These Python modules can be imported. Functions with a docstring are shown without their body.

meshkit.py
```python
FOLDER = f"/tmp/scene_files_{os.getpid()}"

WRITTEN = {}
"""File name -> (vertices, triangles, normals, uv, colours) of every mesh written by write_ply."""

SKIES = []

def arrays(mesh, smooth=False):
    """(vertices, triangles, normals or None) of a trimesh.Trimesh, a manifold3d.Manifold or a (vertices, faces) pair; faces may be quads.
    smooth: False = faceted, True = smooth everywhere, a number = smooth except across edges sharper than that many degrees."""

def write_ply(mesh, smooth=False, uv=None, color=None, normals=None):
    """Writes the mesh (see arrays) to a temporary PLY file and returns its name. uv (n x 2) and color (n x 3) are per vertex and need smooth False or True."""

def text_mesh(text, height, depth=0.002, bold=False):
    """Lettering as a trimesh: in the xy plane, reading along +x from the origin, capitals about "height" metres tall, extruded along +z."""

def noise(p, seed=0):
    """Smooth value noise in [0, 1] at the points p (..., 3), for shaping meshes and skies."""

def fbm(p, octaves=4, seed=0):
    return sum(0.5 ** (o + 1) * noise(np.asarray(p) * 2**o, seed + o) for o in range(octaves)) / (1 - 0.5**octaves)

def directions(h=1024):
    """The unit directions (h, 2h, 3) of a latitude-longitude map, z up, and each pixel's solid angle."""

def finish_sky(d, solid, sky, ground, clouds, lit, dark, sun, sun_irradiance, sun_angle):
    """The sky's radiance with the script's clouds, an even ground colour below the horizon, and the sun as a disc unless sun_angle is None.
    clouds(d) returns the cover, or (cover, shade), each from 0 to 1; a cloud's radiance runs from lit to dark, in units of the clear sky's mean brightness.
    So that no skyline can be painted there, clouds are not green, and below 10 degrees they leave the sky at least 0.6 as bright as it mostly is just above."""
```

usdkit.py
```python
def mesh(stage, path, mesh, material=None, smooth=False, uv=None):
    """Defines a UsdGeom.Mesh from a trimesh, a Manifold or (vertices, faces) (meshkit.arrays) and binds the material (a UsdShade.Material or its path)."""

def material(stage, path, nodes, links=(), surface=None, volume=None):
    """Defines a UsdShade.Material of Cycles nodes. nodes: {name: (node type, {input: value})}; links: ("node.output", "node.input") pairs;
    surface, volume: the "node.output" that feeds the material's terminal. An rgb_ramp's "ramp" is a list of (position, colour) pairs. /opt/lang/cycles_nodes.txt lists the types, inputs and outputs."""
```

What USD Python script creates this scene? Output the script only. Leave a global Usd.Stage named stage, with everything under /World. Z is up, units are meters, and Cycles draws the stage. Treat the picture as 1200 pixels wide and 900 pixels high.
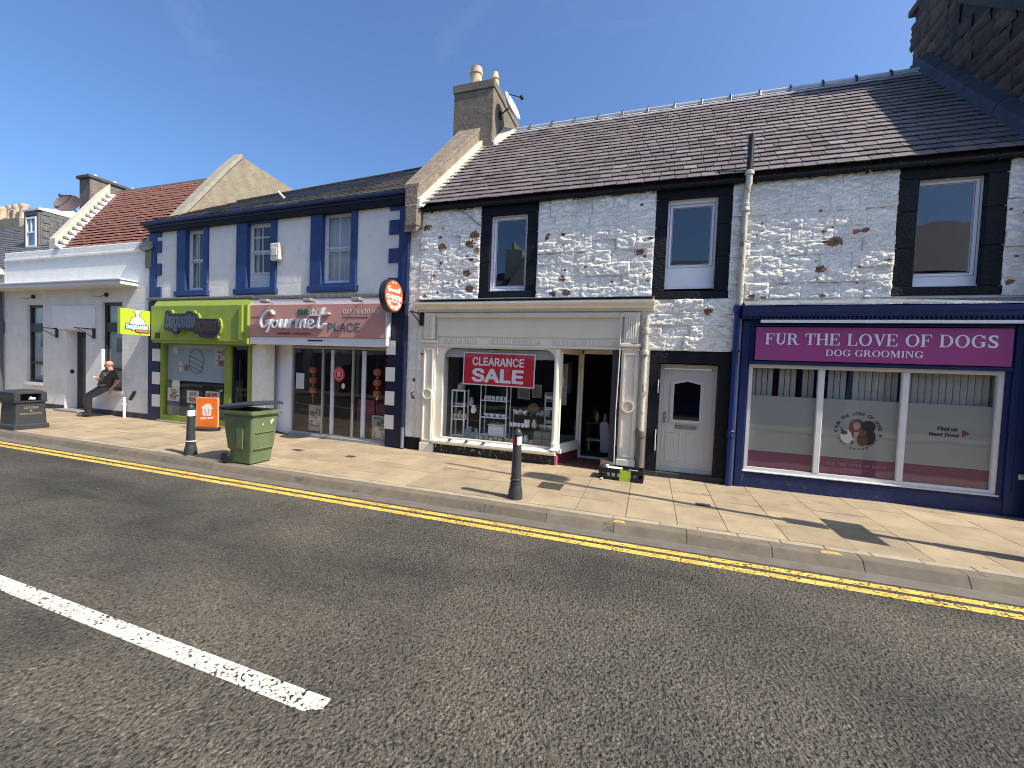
import math, random, glob, numpy as np, trimesh, usdkit, meshkit
from pxr import Usd, UsdGeom, UsdLux, UsdShade, Gf, Sdf, Vt
from shapely.geometry import Polygon, Point, LineString, box as sbox, MultiPolygon
from shapely import affinity, union_all, box as vbox
import manifold3d as m3

rng = random.Random(11)
stage = Usd.Stage.CreateInMemory()
UsdGeom.SetStageUpAxis(stage, 'Z'); UsdGeom.SetStageMetersPerUnit(stage, 1.0)
UsdGeom.Xform.Define(stage, '/World'); UsdGeom.Scope.Define(stage, '/World/Looks')

# ---------------------------------------------------------------- camera, sky, sun, exposure
CAM_POS = (0.0, -8.4, 1.95); FPIX = 487.3
YAW, PITCH, ROLL = 0.3174, -0.0369, 0.0395
EXPOSURE = 0.85
SUN_EL, SUN_X, SUN_Y = math.radians(48.0), 0.989, -0.148
SUN_INT, SKY_STR = 1.1, 0.123
cam = UsdGeom.Camera.Define(stage, '/World/camera')
cy, sy, cp, sp_ = math.cos(YAW), math.sin(YAW), math.cos(PITCH), math.sin(PITCH)
fw = np.array([-sy*cp, cy*cp, sp_]); rt = np.array([cy, sy, 0.]); up = np.cross(rt, fw)
c_, s_ = math.cos(ROLL), math.sin(ROLL)
rt, up = c_*rt + s_*up, -s_*rt + c_*up
cam.AddTransformOp().Set(Gf.Matrix4d(*rt, 0, *up, 0, *(-fw), 0, *CAM_POS, 1))
cam.CreateHorizontalApertureAttr(36.0); cam.CreateVerticalApertureAttr(27.0)
cam.CreateFocalLengthAttr(36.0*FPIX/1200.0)
cam.CreateClippingRangeAttr(Gf.Vec2f(0.05, 5000)); cam.CreateExposureAttr(EXPOSURE)
sunv = np.array([SUN_X*math.cos(SUN_EL), SUN_Y*math.cos(SUN_EL), math.sin(SUN_EL)]); sunv /= np.linalg.norm(sunv)
sun = UsdLux.DistantLight.Define(stage, '/World/sun')
zx = sunv; xx = np.cross([0, 0, 1], zx); xx /= np.linalg.norm(xx); yx = np.cross(zx, xx)
sun.AddTransformOp().Set(Gf.Matrix4d(*xx, 0, *yx, 0, *zx, 0, 0, 0, 30, 1))
sun.CreateIntensityAttr(SUN_INT); sun.CreateAngleAttr(0.53); sun.CreateNormalizeAttr(True); sun.CreateColorAttr(Gf.Vec3f(1.0, 0.93, 0.82))
dome = UsdLux.DomeLight.Define(stage, '/World/sky')
dome.GetPrim().SetCustomDataByKey('kind', 'structure')
skym = usdkit.material(stage, '/World/Looks/sky_look', {
    'sky': ('sky_texture', {'sky_type': 'single_scattering', 'sun_disc': False, 'sun_elevation': SUN_EL, 'sun_rotation': math.atan2(SUN_X, SUN_Y), 'altitude': 20.0, 'air_density': 1.0, 'aerosol_density': 2.2, 'ozone_density': 10.0}),
    'tc': ('texture_coordinate', {}),
    'mp': ('mapping', {'mapping_type': 'point', 'scale': (1.2, 2.6, 4.0), 'rotation': (0.2, 0.35, 0.5)}),
    'n': ('noise_texture', {'scale': 2.1, 'detail': 9.0, 'roughness': 0.62, 'distortion': 0.6}),
    'r': ('rgb_ramp', {'ramp': [(0, (0, 0, 0)), (0.63, (0, 0, 0)), (0.85, (0.07, 0.07, 0.07)), (1, (0.1, 0.1, 0.1))]}),
    'mx': ('mix', {'color2': (5.5, 5.8, 6.2)}),
    'bg': ('background_shader', {'strength': SKY_STR})},
    [('tc.generated', 'mp.vector'), ('mp.vector', 'n.vector'), ('n.fac', 'r.fac'), ('r.color', 'mx.fac'), ('sky.color', 'mx.color1'), ('mx.color', 'bg.color')], surface='bg.background')
UsdShade.MaterialBindingAPI.Apply(dome.GetPrim()).Bind(skym)

# ---------------------------------------------------------------- helpers
NUM, ORG = {}, {}
def numbered(parent, name):
    k = (parent, name); n = NUM.get(k, 0); NUM[k] = n + 1
    return f'{parent}/{name}' if n == 0 else f'{parent}/{name}_{n:03d}'
def tag(path, label=None, cat=None, group=None, kind=None):
    p = stage.GetPrimAtPath(path)
    for k, v in (('label', label), ('category', cat), ('group', group), ('kind', kind)):
        if v: p.SetCustomDataByKey(k, v)
    return path
def thing(name, label, cat, loc=(0, 0, 0), group=None, kind=None, local=False):
    """an Xform at the thing's base; its parts are authored in world coordinates unless local"""
    path = numbered('/World', name); x = UsdGeom.Xform.Define(stage, path)
    x.AddTranslateOp().Set(Gf.Vec3d(*loc)); ORG[path] = np.zeros(3) if local else np.array(loc, float)
    return tag(path, label, cat, group, kind)
def copy_of(src, loc, label, rotz=0.0, group=None):
    name = src.rsplit('/', 1)[1]; path = numbered('/World', name); x = UsdGeom.Xform.Define(stage, path)
    p = x.GetPrim(); p.GetReferences().AddInternalReference(src)
    x.ClearXformOpOrder(); x.AddTranslateOp().Set(Gf.Vec3d(*loc))
    if rotz: x.AddRotateZOp().Set(rotz)
    p.SetInstanceable(True); cd = stage.GetPrimAtPath(src).GetCustomData()
    return tag(path, label, cd['category'], group or cd.get('group'))

def polys(g): return [p for p in (g.geoms if hasattr(g, 'geoms') else [g]) if p.geom_type == 'Polygon' and p.area > 1e-9]
def rbox(x0, x1, z0, z1, r, n=5):
    return sbox(x0+r, z0+r, x1-r, z1-r).buffer(r, quad_segs=n)
class B:
    def __init__(s): s.v, s.f, s.n = [], [], 0
    def add(s, v, f):
        v = np.asarray(v, float).reshape(-1, 3); f = np.asarray(f, int)
        if f.shape[1] == 4: f = np.vstack([f[:, [0, 1, 2]], f[:, [0, 2, 3]]])
        s.v.append(v); s.f.append(f + s.n); s.n += len(v); return s
    def mesh(s, m): return s.add(m.vertices, m.faces)
    def box(s, x0, x1, y0, y1, z0, z1, c=0.0):
        if x0 > x1: x0, x1 = x1, x0
        if y0 > y1: y0, y1 = y1, y0
        if z0 > z1: z0, z1 = z1, z0
        if c > 0:
            c = min(c, (x1-x0)*.45, (y1-y0)*.45, (z1-z0)*.45); P = []
            for x, ix in ((x0, c), (x1, -c)):
                for y, iy in ((y0, c), (y1, -c)):
                    for z, iz in ((z0, c), (z1, -c)): P += [(x+ix, y+iy, z), (x+ix, y, z+iz), (x, y+iy, z+iz)]
            return s.mesh(trimesh.convex.convex_hull(np.array(P)))
        v = [(x0,y0,z0),(x1,y0,z0),(x1,y1,z0),(x0,y1,z0),(x0,y0,z1),(x1,y0,z1),(x1,y1,z1),(x0,y1,z1)]
        return s.add(v, [(0,3,2,1),(4,5,6,7),(0,1,5,4),(1,2,6,5),(2,3,7,6),(3,0,4,7)])
    def hexa(s, p):  # 8 corners, same order as box
        return s.add(p, [(0,3,2,1),(4,5,6,7),(0,1,5,4),(1,2,6,5),(2,3,7,6),(3,0,4,7)])
    def hull(s, pts): return s.mesh(trimesh.convex.convex_hull(np.array(pts, float)))
    def quad(s, a, b, c, d): return s.add([a, b, c, d], [(0, 1, 2, 3)])
    def wall(s, g, yf, yb):
        """a shape in (x, z), solid from yf (front) to yb (back)"""
        for p in polys(g):
            m = trimesh.creation.extrude_polygon(p, yb - yf, engine='earcut'); v = m.vertices
            s.add(np.stack([v[:, 0], yb - v[:, 2], v[:, 1]], 1), m.faces)
        return s
    def slab(s, g, z0, z1):
        for p in polys(g):
            m = trimesh.creation.extrude_polygon(p, z1 - z0, engine='earcut'); s.add(m.vertices + [0, 0, z0], m.faces)
        return s
    def side(s, g, x0, x1):
        """a shape in (y, z), solid from x0 to x1"""
        for p in polys(g):
            m = trimesh.creation.extrude_polygon(p, x1 - x0, engine='earcut'); v = m.vertices
            s.add(np.stack([x0 + v[:, 2], v[:, 0], v[:, 1]], 1), m.faces)
        return s
    def frame(s, x0, x1, z0, z1, w, yf, yb, wb=None, wt=None):
        wb, wt = wb or w, wt or w
        return s.wall(sbox(x0, z0, x1, z1).difference(sbox(x0+w, z0+wb, x1-w, z1-wt)), yf, yb)
    def tube(s, pts, r, n=8, caps=True):
        pts = np.asarray(pts, float); rr = np.broadcast_to(r, len(pts)); V = []; a = np.arange(n)*2*np.pi/n
        t = np.gradient(pts, axis=0); tn = t/np.linalg.norm(t, axis=1, keepdims=True); ref = min(np.vstack([np.eye(3), [[.577, .577, .577]]]), key=lambda q: np.abs(tn @ q).max())
        for p, d, q in zip(pts, t, rr):
            d = d/np.linalg.norm(d); u = np.cross(ref, d); u /= np.linalg.norm(u); w = np.cross(d, u)
            V.append(p + q*(np.cos(a)[:, None]*u + np.sin(a)[:, None]*w))
        V = np.vstack(V); F = []
        for i in range(len(pts)-1):
            for j in range(n):
                k = (j+1) % n; F.append((i*n+j, i*n+k, (i+1)*n+k, (i+1)*n+j))
        s.add(V, F)
        if caps:
            for i, sg in ((0, -1), (len(pts)-1, 1)):
                ring = V[i*n:(i+1)*n]; c = ring.mean(0); f = [(0, 1+j, 1+(j+1) % n) if sg > 0 else (0, 1+(j+1) % n, 1+j) for j in range(n)]
                s.add(np.vstack([c, ring]), f)
        return s
    def lathe(s, prof, c, n=20):
        a = np.arange(n)*2*np.pi/n; V = []; F = []
        for r, z in prof: V.append(np.stack([c[0]+r*np.cos(a), c[1]+r*np.sin(a), np.full(n, c[2]+z)], 1))
        for i in range(len(prof)-1):
            for j in range(n):
                k = (j+1) % n; F.append((i*n+j, i*n+k, (i+1)*n+k, (i+1)*n+j))
        s.add(np.vstack(V), F)
        for i, sg in ((0, -1), (len(prof)-1, 1)):
            if prof[i][0] > 1e-4:
                ring = V[i]; f = [(0, 1+j, 1+(j+1) % n) if sg > 0 else (0, 1+(j+1) % n, 1+j) for j in range(n)]
                s.add(np.vstack([ring.mean(0), ring]), f)
        return s
    def arr(s): return np.vstack(s.v), np.vstack(s.f)
    def xf(s, M):
        M = np.asarray(M, float); s.v = [v @ M[:3, :3].T + M[:3, 3] for v in s.v]; return s
    def move(s, x, y, z): s.v = [v + np.array([x, y, z]) for v in s.v]; return s
    def rot(s, deg, axis=(0, 0, 1), at=(0, 0, 0)): return s.xf(trimesh.transformations.rotation_matrix(math.radians(deg), axis, at))
    def build(s, name, mat, parent=None, smooth=False, label=None, attr=None):
        parent = parent or '/World'; path = numbered(parent, name); top = '/'.join(path.split('/')[:3])
        v, f = s.arr(); v = v - ORG.get(top, np.zeros(3))
        m = usdkit.mesh(stage, path, trimesh.Trimesh(v, f, process=False) if smooth in (False, True) else trimesh.Trimesh(v, f, process=True), mat, smooth)
        if attr:
            for k, a in attr.items():
                UsdGeom.PrimvarsAPI(m).CreatePrimvar(k, Sdf.ValueTypeNames.FloatArray, 'vertex').Set(Vt.FloatArray.FromNumpy(np.asarray(a, np.float32)))
        if label: m.GetPrim().SetCustomDataByKey('label', label)
        return path
def solo(name, b, mat, label, cat, group=None, kind=None, smooth=False):
    """a thing that is one mesh"""
    return tag(b.build(name, mat, None, smooth), label, cat, group, kind)
def struct(name, b, mat, smooth=False): return tag(b.build(name, mat, None, smooth), kind='structure')

# ---------------------------------------------------------------- lettering
FONTS = glob.glob('/opt/blender-*/*/datafiles/fonts/')[0]
def glyphs(text, bold=0, font='Inter.woff2'):
    """outline of a line of text with capitals 1 high, starting at x = 0 on the base line"""
    from PIL import Image, ImageDraw, ImageFont
    fo = ImageFont.truetype(FONTS + font, 96)
    x0, y0, x1, y1 = fo.getbbox(text, anchor='ls', stroke_width=bold)
    im = Image.new('L', (x1-x0+8, y1-y0+8)); ImageDraw.Draw(im).text((4-x0, 4-y0), text, 255, fo, anchor='ls', stroke_width=bold)
    on = np.pad(np.asarray(im) > 127, ((0, 0), (1, 1))).astype(np.int8)
    rows, st = np.nonzero(np.diff(on, axis=1) == 1); en = np.nonzero(np.diff(on, axis=1) == -1)[1]
    g = union_all(vbox(st, -rows-1, en, -rows)).buffer(.6).buffer(-.6).simplify(.7)
    return affinity.affine_transform(g, [1/70, 0, 0, 1/70, -4/70, (4-y0)/70])
def arc(cx, cz, a, b, t0, t1, n=14):
    t = np.radians(np.linspace(t0, t1, n)); return list(zip(cx+a*np.cos(t), cz+b*np.sin(t)))
def ell(cx, cz, a, b): return affinity.scale(Point(cx, cz).buffer(1, quad_segs=8), a, b, origin=(cx, cz))
SER, TH, TN = .055, .17, .07
def _st(x, top=True, bot=True, w=TH, h=1.0):
    g = [sbox(x, 0, x+w, h)]
    if bot: g.append(sbox(x-.075, 0, x+w+.075, SER))
    if top: g.append(sbox(x-.075, h-SER, x+w+.075, h))
    return union_all(g)
def _end(x, z0, z1): return Polygon([(x, z0), (x, z1), (x-.07, z1), (x-.035, (z0+z1)/2), (x-.07, z0)])
def _ring(cx, cz, a, b, w, t): return ell(cx, cz, a, b).difference(ell(cx, cz, a-w, b-t))
def serif_glyph(ch):
    U = union_all
    if ch == 'F': return U([_st(.08), sbox(.2, 1-SER, .66, 1), sbox(.2, .49, .5, .49+TN), sbox(.44, .38, .5, .67), Polygon([(.6, 1), (.67, 1), (.69, .72), (.64, .72), (.6, .94)])]), .72
    if ch == 'E': return U([_st(.08), sbox(.2, 1-SER, .68, 1), sbox(.2, .49, .52, .49+TN), sbox(.46, .38, .52, .67), sbox(.2, 0, .7, SER), Polygon([(.6, 1), (.68, 1), (.7, .74), (.65, .74), (.6, .94)]), Polygon([(.62, 0), (.71, 0), (.74, .28), (.69, .28), (.62, .06)])]), .78
    if ch == 'L': return U([_st(.08), sbox(.2, 0, .66, SER), Polygon([(.58, 0), (.66, 0), (.7, .3), (.65, .3), (.58, .06)])]), .74
    if ch == 'T': return U([_st(.28, top=False), sbox(.02, 1-SER, .72, 1), Polygon([(.02, 1), (.1, 1), (.1, .95), (.06, .72), (.01, .72)]), Polygon([(.64, 1), (.72, 1), (.73, .72), (.68, .72), (.64, .95)])]), .75
    if ch == 'H': return U([_st(.08), _st(.63), sbox(.2, .47, .66, .47+TN)]), .9
    if ch == 'I': return _st(.08), .34
    if ch == 'U': return U([sbox(.1, .3, .1+TH, 1), sbox(.02, 1-SER, .36, 1), sbox(.62, .3, .7, 1), sbox(.53, 1-SER, .79, 1), _ring(.4, .32, .3, .33, .15, .09).intersection(sbox(0, -.1, 1, .32))]), .83
    if ch == 'R': return U([_st(.08), _ring(.34, .74, .34, .26, .16, TN).intersection(sbox(.2, .4, 1, 1)), Polygon([(.36, .5), (.54, .5), (.8, 0), (.6, 0)]), sbox(.6, 0, .88, SER)]), .86
    if ch == 'O': return _ring(.45, .5, .43, .52, .17, .07), .92
    if ch == 'V': return U([Polygon([(.06, 1), (.25, 1), (.5, .2), (.45, -.01), (.39, -.01)]), Polygon([(.66, 1), (.74, 1), (.47, -.01), (.4, -.01)]), sbox(-.02, 1-SER, .33, 1), sbox(.58, 1-SER, .83, 1)]), .82
    if ch == 'D': return U([_st(.08), _ring(.34, .5, .49, .5, .17, SER).intersection(sbox(.2, -.1, 1, 1.1))]), .89
    if ch == 'G': return U([_ring(.46, .5, .43, .52, .17, .07).difference(sbox(.55, .4, 1, .76)).difference(sbox(.72, .3, 1, .82)), sbox(.63, .06, .63+TH, .45), sbox(.5, .4, .9, .4+SER), sbox(.76, .68, .81, .98)]), .92
    if ch == 'S': 
        p = arc(.34, .74, .22, .2, 20, 250) + arc(.32, .26, .24, .21, 80, -160)
        return U([LineString(p).buffer(.065, cap_style='flat'), LineString(arc(.34, .74, .2, .2, 150, 250) + arc(.32, .26, .22, .21, 80, -20)).buffer(.09), sbox(.53, .68, .58, .98), sbox(.06, .02, .11, .33)]), .66
    if ch == 'M': return U([sbox(.12, 0, .18, 1), sbox(.02, 0, .3, SER), _st(.8), sbox(.02, 1-SER, .2, 1), Polygon([(.1, 1), (.29, 1), (.58, .25), (.5, 0)]), Polygon([(.82, 1), (.86, 1), (.52, 0), (.47, .08)])]), 1.12
    if ch == 'N': return U([sbox(.12, 0, .19, 1), sbox(.03, 0, .3, SER), sbox(.73, 0, .8, 1), sbox(.62, 1-SER, .92, 1), sbox(.02, 1-SER, .2, 1), Polygon([(.1, 1), (.28, 1), (.8, .2), (.8, 0), (.74, 0)])]), .94
    return None, .36
def serif(text):
    x, g = 0, []
    for ch in text:
        s, w = serif_glyph(ch)
        if s is not None: g.append(affinity.translate(s, x))
        x += w + .04
    return union_all(g)
def spline(P, n=8):
    P = np.array([P[0]] + list(P) + [P[-1]], float); out = []
    for i in range(1, len(P)-2):
        a, b, c, d = P[i-1:i+3]
        for t in np.linspace(0, 1, n, endpoint=False): out.append(.5*((2*b) + (c-a)*t + (2*a-5*b+4*c-d)*t*t + (3*b-a-3*c+d)*t**3))
    return out + [P[-2]]
def gourmet_script():
    S = [[(.64,.84),(.57,1.0),(.38,.97),(.16,.68),(.1,.3),(.24,.1),(.42,.28),(.56,.5),(.4,.46)],[(.56,.5),(.5,.1),(.4,-.14)],
         [(.8,.46),(.67,.38),(.66,.18),(.76,.1),(.89,.24),(.88,.42),(.77,.47)],[(1.0,.5),(.97,.22),(1.05,.1),(1.17,.24),(1.24,.5)],[(1.24,.5),(1.21,.2),(1.27,.1),(1.36,.2)],
         [(1.47,.52),(1.43,.1)],[(1.45,.3),(1.54,.5),(1.66,.5)],[(1.78,.52),(1.73,.1)],[(1.75,.28),(1.87,.51),(1.95,.42),(1.91,.1)],[(1.93,.28),(2.05,.51),(2.13,.42),(2.1,.16),(2.2,.13)],
         [(2.28,.26),(2.46,.38),(2.42,.52),(2.3,.46),(2.27,.2),(2.4,.09),(2.58,.22)],[(2.86,1.1),(2.74,.6),(2.68,.2),(2.77,.09),(2.92,.3)],[(2.34,.76),(2.66,.76),(3.08,.84)]]
    return union_all([LineString(spline(s)).buffer(.043) for s in S])
def fit(g, x0, x1, z0, z1=None, shear=0.0):
    """moves and scales a shape to stand from x0 to x1 with its base at z0"""
    if shear: g = affinity.skew(g, xs=shear, origin=(0, 0))
    a, b, c, d = g.bounds; sx = (x1-x0)/(c-a); sz = (z1-z0)/(d-b) if z1 is not None else sx
    return affinity.affine_transform(g, [sx, 0, 0, sz, x0-a*sx, z0-b*sz])

# ---------------------------------------------------------------- materials
def M(name, col, rough=.6, var=.1, scale=3., bump=0., bscale=40., metal=0., spec=.4, rnd=0., col2=None, thr=.6, scale2=6., soft=.05, bdet=4., tw=0.0, coat=0.0, stretch=None, spots=None):
    c = np.array(col, float); N = {'p': ('principled_bsdf', {'roughness': rough, 'metallic': metal, 'specular_ior_level': spec, 'coat_weight': coat}), 'g': ('geometry', {})}
    Lk = []; vec = 'g.position'
    if stretch:
        N['mp'] = ('mapping', {'mapping_type': 'point', 'scale': stretch}); Lk.append(('g.position', 'mp.vector')); vec = 'mp.vector'
    N['n'] = ('noise_texture', {'scale': scale, 'detail': 6.0, 'roughness': .6}); Lk.append((vec, 'n.vector'))
    N['r'] = ('rgb_ramp', {'ramp': [(.28, c*(1-var)), (.72, np.minimum(c*(1+var), 1))]}); Lk.append(('n.fac', 'r.fac')); out = 'r.color'
    if rnd:
        N['oi'] = ('object_info', {}); N['rr'] = ('rgb_ramp', {'ramp': [(0, np.array([1-rnd, 1-rnd*.9, 1-rnd*.8])), (1, np.array([1+rnd, 1+rnd*.95, 1+rnd*.9]))]})
        N['mm'] = ('mix_color', {'blend_type': 'multiply', 'fac': 1.0}); Lk += [('oi.random', 'rr.fac'), (out, 'mm.a'), ('rr.color', 'mm.b')]; out = 'mm.result'
    if col2 is not None:
        N['n2'] = ('noise_texture', {'scale': scale2, 'detail': 8.0, 'roughness': .65}); N['r2'] = ('rgb_ramp', {'ramp': [(thr, (0, 0, 0)), (min(thr+soft, 1), (1, 1, 1))]})
        N['m2'] = ('mix', {'color2': col2}); Lk += [(vec, 'n2.vector'), ('n2.fac', 'r2.fac'), ('r2.color', 'm2.fac'), (out, 'm2.color1')]; out = 'm2.color'
    if spots:
        N['sv'] = ('voronoi_texture', {'scale': spots, 'randomness': 1.0}); N['sr'] = ('rgb_ramp', {'ramp': [(0, (.75, .75, .75)), (.05, (.6, .6, .6)), (.08, (0, 0, 0))]}); N['sm'] = ('mix', {'color2': c*.3}); Lk += [(vec, 'sv.vector'), ('sv.distance', 'sr.fac'), ('sr.color', 'sm.fac'), (out, 'sm.color1')]; out = 'sm.color'
    Lk.append((out, 'p.base_color'))
    if bump:
        N['nb'] = ('noise_texture', {'scale': bscale, 'detail': bdet, 'roughness': .6}); N['b'] = ('bump', {'strength': 1.0, 'distance': bump}); Lk += [(vec, 'nb.vector'), ('nb.fac', 'b.height'), ('b.normal', 'p.normal')]
    return usdkit.material(stage, '/World/Looks/' + name, N, Lk, surface='p.BSDF')
def GLASS(name, tint=(1, 1, 1), r0=.05, rough=.01):
    """a pane: see-through, with the mirror share of r0 head-on rising to 1 at grazing angles, the same from both sides"""
    return usdkit.material(stage, '/World/Looks/' + name, {'t': ('transparent_bsdf', {'color': tint}), 'g': ('glossy_bsdf', {'color': (1, 1, 1), 'roughness': rough}), 'lw': ('layer_weight', {'blend': .5}), 'gp': ('geometry', {}), 'rn': ('noise_texture', {'scale': 1.6, 'detail': 1.0}), 'rb': ('bump', {'strength': 1.0, 'distance': .0022}),
        'pw': ('math', {'math_type': 'power', 'value2': 5.0}), 'ma': ('math', {'math_type': 'multiply_add', 'value2': 1-r0, 'value3': r0}), 'm': ('mix_closure', {})},
        [('gp.position', 'rn.vector'), ('rn.fac', 'rb.height'), ('rb.normal', 'g.normal'), ('lw.facing', 'pw.value1'), ('pw.value', 'ma.value1'), ('ma.value', 'm.fac'), ('t.BSDF', 'm.closure1'), ('g.BSDF', 'm.closure2')], surface='m.closure')
glass = GLASS('window_glass', (.97, .98, .98), .035); glass_dark = GLASS('upper_window_glass', (.75, .8, .85), .075)
white_gloss = M('white_upvc', (.8, .8, .8), .3, .04); white_old = M('aged_cream_paint', (.62, .6, .54), .5, .06, 2.5, col2=(.42, .38, .3), thr=.66, scale2=9, soft=.08)
black_paint = M('black_masonry_paint', (.007, .0075, .01), .5, .3, 8, bump=.018, bscale=28, spec=.2, col2=(.06, .058, .05), thr=.71, scale2=14)
navy = M('navy_paint', (.008, .014, .05), .38, .15, 4, bump=.002, bscale=30, col2=(.03, .045, .1), thr=.66, scale2=12)
navy_shop = M('navy_shopfront_paint', (.007, .019, .085), .38, .15, 4, bump=.003, bscale=25, col2=(.03, .035, .07), thr=.66, scale2=7)
blue_old = M('worn_blue_paint', (.019, .046, .14), .5, .2, 5, bump=.004, bscale=30, col2=(.13, .17, .25), thr=.66, scale2=13)
dark_frame = M('dark_frame', (.02, .021, .023), .4, .1)
black_metal = M('black_metal', (.014, .014, .016), .4, .2, 9)
charcoal = M('charcoal_cast', (.035, .037, .04), .45, .12, 8, bump=.001, bscale=60)
lead = M('lead_sheet', (.2, .215, .23), .45, .3, 6, metal=.35, bump=.015, bscale=9)
plaster_dark = M('dim_interior', (.08, .085, .085), .8, .2, 2)
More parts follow.
